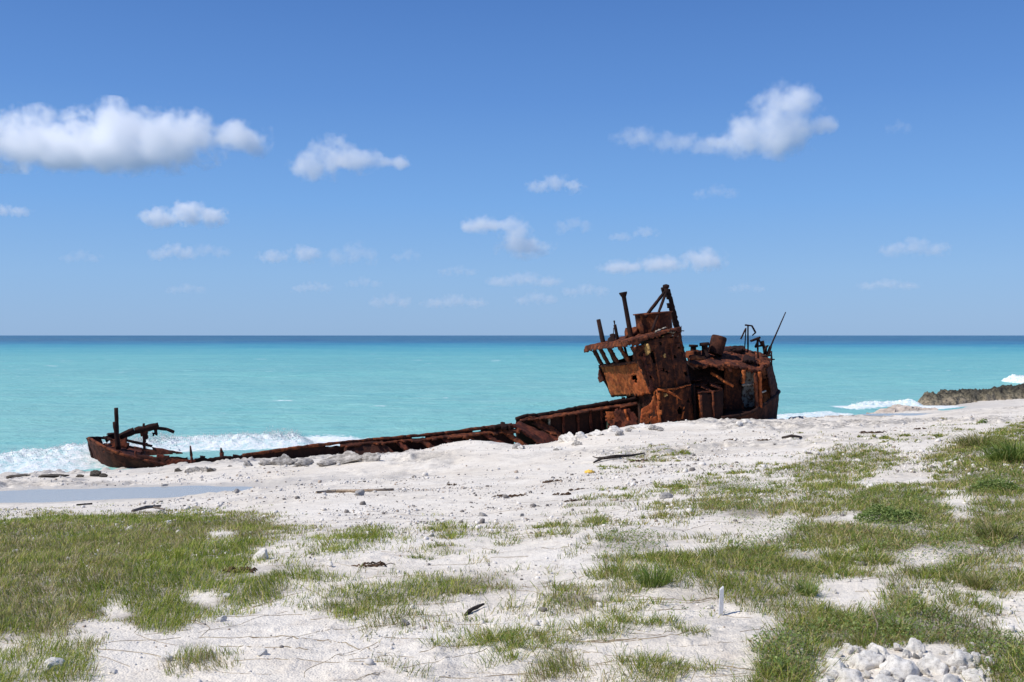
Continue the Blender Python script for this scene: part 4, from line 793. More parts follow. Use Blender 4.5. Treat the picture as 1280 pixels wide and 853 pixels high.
t = NT('white_paint'); a = t.noise(30, 5, 0.7); t.base(t.ramp(a, [(0.33, (0.42, 0.41, 0.42)), (0.5, (0.56, 0.56, 0.58))]), 0.7); M['white_paint'] = t.m
t = NT('yellow_plastic'); t.base((0.75, 0.48, 0.08), 0.5, 0.4); M['yellow'] = t.m
def rock_mesh(name, seed, sub=3, rough=0.35, facet=0.5):
    bm = bmesh.new(); bmesh.ops.create_icosphere(bm, subdivisions=sub, radius=1.0); rs = random.Random(seed)
    pls = [(Vector((rs.gauss(0, 1), rs.gauss(0, 1), rs.gauss(0, 0.8))).normalized(), rs.uniform(0.50, 0.85)) for _ in range(13)]
    o = Vector((seed*3.7, seed*1.3, seed*2.1))
    for v in bm.verts:
        p = v.co.copy()
        for n, d in pls:
            k = p.dot(n)-d
            if k > 0: p -= n*k*min(facet+0.45, 1.0)
        f = 1+rough*mnoise.fractal(p*1.7+o, 1.0, 2.0, 4)*0.45+0.16*rough*mnoise.noise(p*5+o)
        v.co = p*f
    me = bpy.data.meshes.new(name); bm.to_mesh(me); bm.free(); return me
SPROTO = [rock_mesh('stone', k+1, 3) for k in range(9)]
FINE = [rock_mesh('stone', k+41, 4, 0.5, 0.55) for k in range(6)]
def stone(name, px, py, w, h, mat, label, cat='stone', group=None, rz=None, depth=0.8, sink=0.3, protos=SPROTO, D=None):
    """a stone whose foot is at photograph pixel (px, py), w x h pixels large"""
    g = ground_px(px, py) if D is None else unp(px, py, D); m = g[1]/F
    src = random.choice(protos); me = src.copy(); me.materials.clear(); o = link(name, me, mat)
    W, Hh = w*m, h*m
    o.location = (g[0], g[1]+W*depth*0.3, g[2]+Hh*(0.5-sink)); o.scale = (W*0.56, W*0.56*depth, Hh*0.72)
    o.rotation_euler = (random.uniform(-.15, .15), random.uniform(-.15, .15), random.uniform(0, 6.28) if rz is None else rz)
    if abs(W*0.56*depth-W*0.56) > 0.2*W: o.rotation_euler[2] = random.uniform(-.3, .3)
    me.polygons.foreach_set('use_smooth', np.zeros(len(me.polygons), bool) if len(me.polygons) < 700 else np.ones(len(me.polygons), bool))
    tag(o, label, cat, group); return o
ST = [
 (325,701,23,17,'stone','pale pointed stone lying at the right edge of the lawn of grass'),
 (161,664,9,8,'stone','small white stone standing up in the grass lawn'),
 (39,678,6,6,'stone','tiny white stone in the grass near the left edge of the photograph'),
 (222,669,9,6,'stone','small white stone at the far edge of the grass lawn, left of the pointed stone'),
 (258,655,8,4,'stone','small flat white stone at the back edge of the lawn'),
 (64,838,36,14,'stone','broad flat white stone half sunk at the bottom left corner'),
 (276,778,14,8,'stone','white stone on the bare ground just below the grass lawn'),
 (283,748,13,7,'stone','white stone on the bare patch within the lower lawn'),
 (326,821,15,9,'stone','white stone with a dark shadow among runner stems at the bottom left'),
 (205,828,16,8,'stone','flat white stone beside the small grass tuft at the bottom left'),
 (140,843,14,6,'stone','low white stone on the gravel at the bottom left'),
 (413,709,8,7,'stone','small white stone standing on the bare sand right of the lawn'),
 (381,720,6,5,'stone','tiny white pebble stone right of the pointed stone'),
 (330,648,11,5,'stone','flat white stone behind the lawn near the gravel'),
 (504,782,14,7,'grey_stone','small two-toned grey stone left of the black stick'),
 (833,624,17,9,'grey_stone','grey stone on the sand between the sparse grass patches'),
 (603,646,14,6,'grey_stone','dark grey chip of rock on the middle of the sand'),
 (652,646,8,5,'grey_stone','small dark pebble right of the dark grey chip'),
 (295,617,8,6,'grey_stone','dark stone in the gravel right of the tide pool'),
 (449,620,14,9,'grey_stone','dark stone leaning beside the weathered board'),
 (204,608,8,3,'grey_stone','dark pebble sitting in the shallow tide pool'),
 (678,552,12,9,'stone','white boulder on the crest in front of the open hold'),
 (1147,825,9,9,'grey_stone','small grey stone under the grass at the lower right'),
]
for px, py, w, h, m, lab in ST: stone('stone', px, py, w, h, M[m], lab)
# boulders and coral rock along the crest and the water's edge
BO = [
 (352,582,34,15,'coral_rock','grey pitted coral rock on the crest just right of the bow','coral rock'),
 (378,583,26,11,'coral_rock','low grey coral rock touching the waist plating','coral rock'),
 (432,580,66,16,'coral_rock','broad grey coral rock with dark hollows in front of the waist','coral rock'),
 (462,577,34,12,'coral_rock','dark sided coral rock at the end of the broad grey one','coral rock'),
 (407,583,30,9,'coral_rock','low rock between the two grey coral rocks on the crest','coral rock'),
 (330,582,20,8,'coral_rock','small rough rock beside the broken stanchion','coral rock'),
 (263,590,14,5,'dark_rock','dark wet rock in front of the broken stanchion','rock'),
 (222,590,12,5,'dark_rock','dark rock against the aft end of the bow plating','rock'),
 (116,596,17,9,'dark_rock','black rock at the foot of the stem','rock'),
 (127,597,12,6,'dark_rock','small black rock leaning on the black rock at the stem','rock'),
 (99,597,13,4,'dark_rock','low black rock left of the stem','rock'),
 (60,597,40,4,'dark_rock','long low black rock at the water edge left of the bow','rock'),
 (18,598,44,4,'dark_rock','long black rock at the left edge of the photograph by the surf','rock'),
 (648,561,20,8,'coral_rock','dark hollowed rock at the foot of the slanted plate','coral rock'),
 (710,552,28,13,'stone','white boulder at the left end of the row below the open hold','boulder'),
 (727,549,22,10,'stone','second white boulder of the row below the open hold','boulder'),
 (745,545,24,8,'stone','flat white boulder below the green post of the hold','boulder'),
 (770,540,26,8,'stone','white boulder below the torn bulkhead','boulder'),
 (800,536,30,7,'stone','low white boulder at the foot of the peeling orange plate','boulder'),
 (934,529,16,5,'stone','small white rock in front of the rusted stern opening','boulder'),
]
for px, py, w, h, m, lab, cat in BO:
    stone({'boulder': 'boulder'}.get(cat, 'rock'), px, py, w, h, M[m], lab, cat, None, None, 0.5, 0.32, FINE)
for i in range(34):
    px = random.choice([random.uniform(235, 300), random.uniform(300, 520), random.uniform(640, 800), random.uniform(800, 960)])
    py = np.interp(px, [235, 300, 385, 430, 500, 560, 600, 660, 700, 740, 790, 830, 880, 960], [587, 583, 580, 573, 568, 553, 551, 563, 558, 547, 537, 534, 528, 529])+random.uniform(0, 5)
    w = random.uniform(5, 15)
    stone('rock', px, py, w, w*random.uniform(0.35, 0.6), M['coral_rock'] if random.random() < 0.6 else M['stone'], 'small weathered rock among the stones along the sand crest before the wreck', 'rock', 'small rocks along the sand crest', None, 0.6, 0.3, FINE)
def ledge(name, px0, px1, D0, D1, dep, top, mat, label, jag, seed, base=-0.35, cat='rock ledge'):
    """a jagged rock shelf of its own height field between two ends seen at px0 and px1"""
    x0, x1 = (px0-CX)/F*D0, (px1-CX)/F*D1; n = 200; m = 70
    u = np.linspace(0, 1, n); v = np.linspace(0, 1, m); U, V_ = np.meshgrid(u, v)
    X = x0+(x1-x0)*U+dep*V_*((px0-CX)/F*(1-U)+(px1-CX)/F*U)+0.5*(fbm(U*9, V_*5, None, seed, 3)-0.5); Y = D0+(D1-D0)*U+dep*V_+0.9*(fbm(U*14, V_*3, None, seed+1, 4)-0.5)
    tp = np.interp(u, np.linspace(0, 1, len(top)), top)[None]
    e = sstep(0, 0.30, V_+0.16*(fbm(U*34, V_*4, None, seed+2, 4)-0.5))**0.8*(1-sstep(0.75, 1.0, V_))*sstep(0, 0.03, U)
    rg = 1-np.abs(2*fbm(X*0.75, Y*0.75, None, seed+3, 5)-1)
    Z = base+e*(tp-base)*(0.62+0.25*sstep(0, 0.5, V_)+0.2*fbm(X*0.3, Y*0.3, None, seed+4, 2)) + e*jag*(np.maximum(rg-0.60, 0)*1.7-0.12+0.6*(fbm(X*2.6, Y*2.6, None, seed+6, 4)-0.4))
    o = link(name, mesh_np(name, np.stack([X, Y, Z], -1).reshape(-1, 3), [grid_faces(m, n)]), mat, None, False); tag(o, label, cat); return o
t = NT('ledge_rock'); sx = t.n.new('ShaderNodeSeparateXYZ'); t.lk(t.tc.outputs['Object'], sx.inputs[0])
a = t.noise(1.2, 7, 0.7); b = t.noise(5, 6, 0.7)
hz = t.math('ADD', sx.outputs['Z'], t.math('MULTIPLY', t.math('SUBTRACT', a, 0.5), 2.2))
col = t.ramp(t.math('MULTIPLY', hz, 0.6, True), [(0.10, (0.32, 0.265, 0.19)), (0.35, (0.17, 0.15, 0.105)), (0.60, (0.062, 0.058, 0.045))])
col = t.mix(t.ramp(b, [(0.40, 0.75), (0.52, 0.0)]), col, (0.03, 0.026, 0.022))
col = t.mix(t.ramp(b, [(0.56, 0.0), (0.68, 0.6)]), col, (0.24, 0.20, 0.14))
t.base(col, 0.93, 0.15); t.bump(t.math('ADD', a, t.math('MULTIPLY', b, 0.5)), 1.0, 0.2)
ledge('rock_ledge', 1147, 1420, 71, 78, 9, (0.30, 0.45, 0.50, 0.75, 1.1, 1.2, 1.3, 1.3), t.m, 'long dark jagged coral ledge running into the sea at the right edge', 0.85, 401)
ledge('rock_shelf', 1082, 1172, 57, 60, 6, (0.25, 0.55, 0.75, 0.70, 0.5, 0.4), M['tan_rock'], 'low tan rock shelf between the beach and the small breaking wave', 0.22, 421, -0.3, 'rock shelf')
ledge('rock_shelf', 1018, 1078, 57, 58, 4, (0.10, 0.28, 0.32, 0.25), M['tan_rock'], 'lowest tan rock shelf, awash left of the tide pool by the stern', 0.12, 431, -0.3, 'rock shelf')
# the rubble heap at the bottom right
RB = [(1046,846,44,26),(1085,838,46,30),(1128,846,60,34),(1146,817,27,23),(1172,842,50,30),(1204,836,36,26),(1134,823,16,14),(1101,822,40,16),(1222,832,22,20),(1068,858,40,22),(1108,864,44,24),(1150,866,50,26),(1190,864,44,26),(1034,864,28,18),(1225,852,30,18),(1240,846,20,12)]
BIG = ['pale block with a crack at the left end of the rubble heap', None, 'largest white block in the middle of the rubble heap', 'tall pale stone on top of the rubble heap', None, None]
for i, (px, py, w, h) in enumerate(RB):
    lab = BIG[i] if i < len(BIG) and BIG[i] else 'white limestone chunk packed in the rubble heap below the creeping plants'
    stone('limestone_chunk', px, py, w, h, M['stone'], lab, 'stone', 'limestone chunks of the rubble heap', None, 0.8, 0.50, FINE)
for i in range(110):
    px = random.uniform(1026, 1242); py = random.uniform(812, 862); w = random.choice([random.uniform(4, 9), random.uniform(7, 17)])
    stone('limestone_chunk', px, py, w, w*random.uniform(0.6, 0.85), M['stone'], 'small white limestone lump wedged between the blocks of the rubble heap', 'stone', 'small lumps of the rubble heap', None, random.uniform(0.7, 1.0), random.uniform(-0.05, 0.4))
for i in range(26):
    px = random.choice([random.uniform(1232, 1290), random.uniform(1130, 1190), random.uniform(1020, 1100)]); py = {0: random.uniform(584, 594), 1: random.uniform(735, 760), 2: random.uniform(722, 762)}[0 if px > 1200 else (1 if px > 1110 else 2)]
    w = random.uniform(5, 11)
    stone('limestone_chunk', px, py, w, w*0.7, M['stone'], 'small white stone on a bare patch between the tall grasses', 'stone', 'stones on the bare patches of the grass')
# gravel: too many to count
def gravel(name, n, kind, label):
    lr = RNG.uniform(math.log(3.6), math.log(46), n); y = np.exp(lr); x = RNG.uniform(-0.70, 0.70, n)*(y+1.0)
    band = np.exp(-((y-20)/9)**2); cl = fbm(x*0.55, y*0.55, None, 501, 4); cl2 = fbm(x*0.12, y*0.3, None, 507, 3)
    keep = RNG.uniform(size=n) < np.clip((sstep(0.46, 0.70, cl)+0.10)*(0.32+0.9*band*sstep(0.40, 0.62, cl2)), 0, 1)
    x, y = x[keep], y[keep]; n = len(x); z = H(x, y)
    ok = (z > 0.15)
    for p in POOLS: ok &= pool_r(x, y, p) > 1.1
    x, y, z = x[ok], y[ok], z[ok]; n = len(x)
    r = np.clip(RNG.lognormal(math.log(0.0075), 0.55, n), 0.003, 0.05)*np.clip(0.55+y/16, 0.7, 2.6)
    bm = bmesh.new(); bmesh.ops.create_icosphere(bm, subdivisions=1, radius=1.0)
    B = np.array([v.co[:] for v in bm.verts]); Fb = np.array([[v.index for v in f.verts] for f in bm.faces]); bm.free()
    k = len(B)
    J = B[None]*(1+RNG.uniform(-0.28, 0.28, (n, k, 1)))
    Q, _ = np.linalg.qr(RNG.normal(size=(n, 3, 3))); J = np.einsum('nij,nkj->nki', Q, J*RNG.uniform(0.6, 1.15, (n, 1, 3)))
    J = J*r[:, None, None]; J[:, :, 2] *= 0.75
    J += np.stack([x, y, z+r*0.25], -1)[:, None]
    me = mesh_np(name, J.reshape(-1, 3), [(Fb[None]+k*np.arange(n)[:, None, None]).reshape(-1, 3)])
    c0 = np.array([0.66, 0.62, 0.57]); dk = np.array([0.20, 0.18, 0.165]); br = np.array([0.42, 0.34, 0.27])
    u = RNG.uniform(size=n); pd = 0.10+0.16*np.exp(-((y-19)/7)**2)
    c = np.where((u < pd)[:, None], dk, np.where((u < pd+0.10)[:, None], br, c0))*RNG.uniform(0.8, 1.12, (n, 1))
    set_col(me, np.repeat(c, k, 0))
    t = NT('gravel'); t.base(t.attr('Col'), 0.93, 0.15)
    tag(link(name, me, t.m), label, 'gravel', None, 'stuff')
gravel('gravel', 170000, 0, 'loose white and grey coral gravel strewn over the sand')
def limb(name, paths, mat, label, cat, sides=7, rough=0.2, group=None):
    """paths: lists of (point, radius); branches of one piece of wood or weed"""
    V = []; Fq = []; Ft = []; rg = np.random.default_rng(len(paths)+int(abs(paths[0][0][0][0])*1000))
    for pth in paths:
        off = len(V); m = len(pth)
        for i, (p, r) in enumerate(pth):
            a = np.array(pth[min(i+1, m-1)][0])-np.array(pth[max(i-1, 0)][0]); d = a/np.linalg.norm(a)
            x = np.cross(d, [0.1, 0.2, 1.0]); x /= np.linalg.norm(x); y = np.cross(d, x)
            for k in range(sides):
                an = 2*math.pi*k/sides; s = r*(1+rg.uniform(-rough, rough)); V.append(np.array(p)+x*math.cos(an)*s+y*math.sin(an)*s)
        for i in range(m-1):
            for k in range(sides):
                a, b = off+i*sides+k, off+i*sides+(k+1) % sides; Fq.append((a, b, b+sides, a+sides))
        for e, (p, r) in ((0, pth[0]), (m-1, pth[-1])):
            V.append(np.array(p)); c = len(V)-1
            for k in range(sides): Ft.append((c, off+e*sides+k, off+e*sides+(k+1) % sides))
    o = link(name, mesh_np(name, V, [np.array(Fq), np.array(Ft)]), mat, None, True); tag(o, label, cat, group); return o
def gp(px, py, up=0.0): g = ground_px(px, py); return g+np.array([0, 0, up])
limb('driftwood_branch', [[(gp(742, 580, 0.03), 0.02), (gp(752, 577, 0.07), 0.035), (gp(768, 574.5, 0.07), 0.05), (gp(790, 571.5, 0.04), 0.035), (gp(806, 568, 0.03), 0.015)],
   [(gp(755, 577, 0.08), 0.035), (gp(747, 577, 0.09), 0.02), (gp(741, 576, 0.10), 0.01)], [(gp(768, 574.5, 0.08), 0.035), (gp(778, 574, 0.09), 0.015)]], M['dark_wood'], 'long dark driftwood branch with twigs on the sand below the wheelhouse', 'driftwood')
limb('black_stick', [[(gp(580, 771, 0.006), 0.006), (gp(586, 768, 0.014), 0.014), (gp(590, 766, 0.020), 0.011), (gp(597, 763.5, 0.022), 0.013), (gp(605, 759, 0.018), 0.006)]], M['dark_wood'], 'short black charred stick on the white sand in the middle foreground', 'stick')
limb('weathered_board', [[(gp(395, 617, 0.02), 0.025), (gp(420, 616, 0.03), 0.03), (gp(450, 616, 0.03), 0.03), (gp(492, 613.5, 0.02), 0.022)]], M['board'], 'long pale weathered board lying on the gravel', 'board', 4, 0.06)
limb('fallen_twig', [[(gp(165, 643, 0.05), 0.02), (gp(182, 641, 0.09), 0.03), (gp(200, 638, 0.07), 0.02)], [(gp(190, 640, 0.08), 0.02), (gp(205, 645, 0.10), 0.012)]], M['wood'], 'dry brown twig lying along the back edge of the lawn', 'twig')
limb('thin_stick', [[(gp(95, 632.5, 0.02), 0.02), (gp(115, 631.5, 0.03), 0.02)]], M['dark_wood'], 'thin dark stick on the sand below the tide pool', 'stick')
limb('driftwood_branch', [[(gp(978, 548.5, 0.03), 0.03), (gp(990, 547, 0.05), 0.05), (gp(1002, 547.5, 0.02), 0.03)]], M['dark_wood'], 'dark driftwood stump beside the thin grass strip below the stern', 'driftwood')
limb('dry_stalk', [[(gp(1092, 803, 0.0), 0.006), (gp(1100, 790, 0.04)*0+gp(1112, 825, 0.02)*0+gp(1098, 806, 0.10), 0.005), (gp(1088, 800, 0.19), 0.004)]], M['board'], 'dry tan stalk leaning over the rubble heap', 'stalk', 5)
def clump(name, px, py, w, h, label, seed):
    """washed-up weed: a mat of bent strands"""
    rs = random.Random(seed); g = ground_px(px, py); m = g[1]/F; paths = []
    for i in range(26):
        x = rs.uniform(-0.5, 0.5)*w*m; y = rs.uniform(-0.5, 0.5)*max(w*m*0.5, h*m*2); z = rs.uniform(0.3, 1.0)*h*m*0.5
        L = rs.uniform(0.15, 0.4)*w*m; a = rs.uniform(0, 6.28); r = rs.uniform(0.09, 0.18)*h*m
        x0, y0 = g[0]+x, g[1]+y; x1, y1 = x0+L*math.cos(a), y0+L*math.sin(a)*0.5
        z0, z1 = H(np.array([x0, x1]), np.array([y0, y1]))
        paths.append([((x0, y0, z0+z*0.3), r*0.6), (((x0+x1)/2, (y0+y1)/2, (z0+z1)/2+z), r), ((x1, y1, z1+z*0.2), r*0.5)])
    return limb(name, paths, M['weed'], label, 'seaweed', 5, 0.3)
for i, (px, py, w, h, lab) in enumerate([(635,622,34,6,'brown clump of dry seaweed on the middle of the sand'),(702,619,16,5,'small black clump of seaweed right of the brown clump'),(715,627,20,4,'thin black streak of seaweed nearest the sparse grass'),
  (720,613,18,4,'black scrap of seaweed below the yellow litter'),(690,603,20,5,'dark scrap of seaweed in the stones left of the yellow litter'),(565,607,9,4,'tiny dark scrap of seaweed on the gravel in the centre'),(915,551,14,5,'dark scrap of seaweed on the sand below the stern'),(955,551,16,4,'second dark scrap of seaweed right below the stern'),
  (1150,537,12,4,'dark clump of seaweed left of the low grass strip at the right'),(1090,542,26,5,'long brown seaweed clump on the sand at the right'),(800,577,18,5,'dark weed caught at the end of the driftwood branch'),(300,716,34,12,'dry brown weed mat under the pointed stone'),(465,708,36,7,'dry reddish weed on the bare sand right of the lawn')]):
    clump('seaweed_clump', px, py, w, h, lab, 700+i)
# white painted stake
g = gp(901.5, 770); m = g[1]/F; bm = bmesh.new()
prof = [(-0.06, 0.011), (0.0, 0.012), (0.06, 0.0125), (0.12, 0.0115), (0.165, 0.0115), (0.172, 0.008)]
rows = []
for z, r in prof:
    rows.append([bm.verts.new((g[0]+r*1.0*sx_+z*0.03+random.uniform(-.001, .001), g[1]+r*0.8*sy_, g[2]+z+ (0.008*sx_ if z > 0.16 else 0))) for sx_, sy_ in ((-1, -1), (1, -1), (1, 1), (-1, 1))])
for a, b in zip(rows, rows[1:]):
    for k in range(4): bm.faces.new((a[k], a[(k+1) % 4], b[(k+1) % 4], b[k]))
bm.faces.new(rows[-1]); me = bpy.data.meshes.new('wooden_stake'); bm.to_mesh(me); bm.free()
tag(link('wooden_stake', me, M['white_paint']), 'short white painted stake standing upright in the sand', 'stake')
# yellow litter
g = gp(737, 592); bm = bmesh.new(); bmesh.ops.create_icosphere(bm, subdivisions=3, radius=1.0)
for v in bm.verts:
    n = mnoise.noise(v.co*2.3); v.co = Vector((g[0]+v.co.x*0.10*(1+0.6*n), g[1]+v.co.y*0.07, g[2]+0.03+v.co.z*0.04*(1+0.9*n)))
me = bpy.data.meshes.new('plastic_litter'); bm.to_mesh(me); bm.free()
tag(link('plastic_litter', me, M['yellow'], None, True), 'crumpled yellow scrap of plastic on the white sand', 'litter')

# ------------------------------------------------------------------ grasses and creeping plants
def mat_leaf(name, rough=0.7):
    t = NT(name); c = t.attr('Col'); t.base(c, rough, 0.25)
    tr = t.n.new('ShaderNodeBsdfTranslucent'); t.lk(t.mix(1.0, c, (1.0, 1.05, 0.6), 'MULTIPLY'), tr.inputs['Color'])
    mx = t.n.new('ShaderNodeMixShader'); mx.inputs[0].default_value = 0.30
    t.lk(t.b.outputs[0], mx.inputs[1]); t.lk(tr.outputs[0], mx.inputs[2]); t.lk(mx.outputs[0], t.out.inputs['Surface']); return t.m
M['blade'] = mat_leaf('grass_blade'); M['leaf'] = mat_leaf('creeper_leaf', 0.55)
def blades_mesh(name, x, y, z, h, w, az, lean, col, tipcol=None):
    n = len(x); dx, dy = np.cos(az), np.sin(az); sx_, sy_ = -dy, dx
    fa = RNG.uniform(0, 2*np.pi, n); wx, wy = np.cos(fa)*w*0.5, np.sin(fa)*w*0.5
    def pt(f, side, wf): 
        off = h*lean*f**1.8; zz = h*f*np.sqrt(np.maximum(1-(lean*f)**2*0.55, 0.08))
        return np.stack([x+dx*off+wx*side*wf, y+dy*off+wy*side*wf, z+zz], -1)
    V = np.stack([pt(-0.05, -1, 1.0), pt(-0.05, 1, 1.0), pt(0.55, -1, 0.8), pt(0.55, 1, 0.8), pt(1.0, 0, 0)], 1)
    b = 5*np.arange(n)[:, None]
    me = mesh_np(name, V.reshape(-1, 3), [b+np.array([[0, 1, 3, 2]]), b+np.array([[2, 3, 4]])])
    c = np.repeat(col[:, None, :], 5, 1)
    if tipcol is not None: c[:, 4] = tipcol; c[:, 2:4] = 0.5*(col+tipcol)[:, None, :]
    set_col(me, c.reshape(-1, 3)); return me
def pick(n, cols, probs): return np.array(cols)[RNG.choice(len(cols), n, p=probs)]*RNG.uniform(0.75, 1.25, (n, 1))
def cand(n, d0=3.7, d1=50, wide=0.72):
    y = np.exp(RNG.uniform(math.log(d0), math.log(d1), n)); x = RNG.uniform(-wide, wide, n)*(y+0.6); return x, y
# short lawn grass at the left
x, y = cand(900000); z0 = Hmacro(x, y); mk = veg('lawn', x, y, z0)
g = mk*1.35+1.1*(fbm(x*1.3, y*1.3, None, 601, 3)-0.55)+1.1*(fbm(x*5, y*5, None, 605, 3)-0.5)
k = RNG.uniform(size=len(x)) < sstep(0.15, 1.0, g)*(mk > 0.02)*0.95; x, y, g, mk = x[k], y[k], g[k], mk[k]; z = H(x, y); n = len(x)
h = RNG.uniform(0.018, 0.062, n)*(0.45+1.15*fbm(x*4.5, y*4.5, None, 617, 2))*(0.55+0.75*np.clip(g, 0, 1.2))*(0.75+0.7*fbm(x*0.8, y*0.8, None, 609, 3))
dry = sstep(0.52, 0.70, fbm(x*0.8, y*0.8, None, 613, 4)+0.10*(mk < 0.75))
col = pick(n, [(0.105, 0.155, 0.024), (0.195, 0.240, 0.038), (0.30, 0.305, 0.065), (0.40, 0.33, 0.14)], [0.34, 0.36, 0.22, 0.08])*1.2
dc = pick(n, [(0.33, 0.27, 0.15), (0.21, 0.165, 0.09), (0.48, 0.41, 0.26)], [0.5, 0.3, 0.2])
dk = (RNG.uniform(size=n) < 0.08+0.42*dry)[:, None]; col = np.where(dk, dc, col)
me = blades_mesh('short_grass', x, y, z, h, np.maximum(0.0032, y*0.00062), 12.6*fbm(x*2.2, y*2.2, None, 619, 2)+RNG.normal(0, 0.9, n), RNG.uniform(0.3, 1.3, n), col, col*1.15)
tag(link('short_grass', me, M['blade']), 'short green lawn grass with dry brown patches on the sand', 'grass', None, 'stuff')
# low dry sward under the tall grass
x, y = cand(520000, 3.7, 60); z0 = Hmacro(x, y); mk = veg('tall', x, y, z0)
g = mk*1.25+1.5*(fbm(x*1.1, y*1.1, None, 621, 3)-0.56)+1.9*(fbm(x*4.0, y*4.0, None, 625, 3)-0.5)
k = RNG.uniform(size=len(x)) < sstep(0.20, 1.05, g)*(mk > 0.03)*0.85; x, y, g = x[k], y[k], g[k]; z = H(x, y); n = len(x)
h = RNG.uniform(0.02, 0.085, n)*(0.6+0.6*np.clip(g, 0, 1.2))
col = pick(n, [(0.105, 0.160, 0.028), (0.185, 0.220, 0.044), (0.28, 0.265, 0.080), (0.28, 0.21, 0.115), (0.48, 0.40, 0.24)], [0.28, 0.27, 0.20, 0.16, 0.09])
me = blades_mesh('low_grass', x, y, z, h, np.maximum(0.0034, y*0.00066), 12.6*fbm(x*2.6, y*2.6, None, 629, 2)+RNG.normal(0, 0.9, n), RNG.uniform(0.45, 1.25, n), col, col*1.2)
tag(link('low_grass', me, M['blade']), 'sparse low green and straw coloured grass over the right side of the beach', 'grass', None, 'stuff')
# tall tufts
x, y = cand(24000, 3.8, 60); z0 = Hmacro(x, y); mk = veg('tall', x, y, z0)
g = mk*1.2+1.5*(fbm(x*0.9, y*0.9, None, 641, 3)-0.55)+1.6*(fbm(x*3.0, y*3.0, None, 643, 2)-0.5)
k = RNG.uniform(size=len(x)) < sstep(0.40, 1.05, g)*(mk > 0.10)*0.85; x, y, g = x[k], y[k], g[k]
m = RNG.integers(14, 46, len(x)); ts = np.clip(0.35+0.75*g, 0.4, 1.25)*RNG.uniform(0.6, 1.25, len(x))
tone = fbm(x*0.5, y*0.5, None, 645, 3)
X = np.repeat(x, m); Y = np.repeat(y, m); S = np.repeat(ts, m); T = np.repeat(tone, m); n = len(X)
rad = np.abs(RNG.normal(0, 0.05, n))*S*1.3; az = RNG.uniform(0, 6.28, n)
X = X+rad*np.cos(az); Y = Y+rad*np.sin(az); Z = H(X, Y)
h = RNG.uniform(0.035, 0.115, n)*S
col = pick(n, [(0.105, 0.165, 0.026), (0.205, 0.250, 0.040), (0.31, 0.300, 0.070), (0.44, 0.36, 0.17)], [0.32, 0.34, 0.22, 0.12])
br = (RNG.uniform(size=n) < 0.10+0.35*sstep(0.5, 0.68, T))[:, None]
col = np.where(br, pick(n, [(0.34, 0.27, 0.14), (0.23, 0.175, 0.095), (0.52, 0.44, 0.26)], [0.5, 0.3, 0.2]), col)
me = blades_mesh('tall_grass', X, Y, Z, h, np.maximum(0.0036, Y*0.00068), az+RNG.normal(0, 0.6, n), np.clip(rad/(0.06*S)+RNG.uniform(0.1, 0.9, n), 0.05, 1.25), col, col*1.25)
tag(link('tall_grass', me, M['blade']), 'taller yellow green grass tufts spreading over the right of the beach', 'grass', None, 'stuff')
# creeping broad-leaved ground cover
def leaves_mesh(name, x, y, z, s, col):
    n = len(x); a = RNG.uniform(0, 6.28, n); tilt = RNG.uniform(-0.7, 0.9, n)
    d = np.stack([np.cos(a)*np.cos(tilt), np.sin(a)*np.cos(tilt), np.sin(tilt)], -1)
    e = np.stack([-np.sin(a), np.cos(a), RNG.uniform(-0.5, 0.5, n)], -1); c = np.stack([x, y, z], -1); s_ = s[:, None]
    up = np.array([0, 0, 1.0])*s_*0.16
    V = np.stack([c, c+d*s_*0.5+e*s_*0.36+up, c+d*s_*1.05, c+d*s_*0.5-e*s_*0.36+up, c+d*s_*0.52], 1); b = 5*np.arange(n)[:, None]
    me = mesh_np(name, V.reshape(-1, 3), [b+np.array([[0, 4, 1]]), b+np.array([[1, 4, 2]]), b+np.array([[2, 4, 3]]), b+np.array([[3, 4, 0]])])
    set_col(me, np.repeat(col, 5, 0)); return me
x, y = cand(330000, 3.7, 30); z0 = Hmacro(x, y); mk = veg('leafy', x, y, z0)
g = mk*1.3+1.2*(fbm(x*1.4, y*1.4, None, 661, 3)-0.55)+0.7*(fbm(x*7, y*7, None, 665, 2)-0.5)
k = RNG.uniform(size=len(x)) < sstep(0.28, 0.75, g)*(mk > 0.05)*0.95; x, y, g = x[k], y[k], g[k]; z = H(x, y); n = len(x)
hgt = 0.09*np.clip(g, 0, 1.1)*(0.35+1.0*fbm(x*2.2, y*2.2, None, 669, 3)); z = z+0.008+hgt*RNG.uniform(0, 1, n)**0.6
col = pick(n, [(0.115, 0.175, 0.045), (0.190, 0.250, 0.075), (0.27, 0.315, 0.11), (0.32, 0.24, 0.13)], [0.38, 0.36, 0.18, 0.08])
s = np.maximum(RNG.uniform(0.010, 0.022, n), y*0.0016)
me = leaves_mesh('creeping_plants', x, y, z, s, col)
tag(link('creeping_plants', me, M['leaf']), 'dense small leaved creeping plants covering the ground', 'ground cover', None, 'stuff')
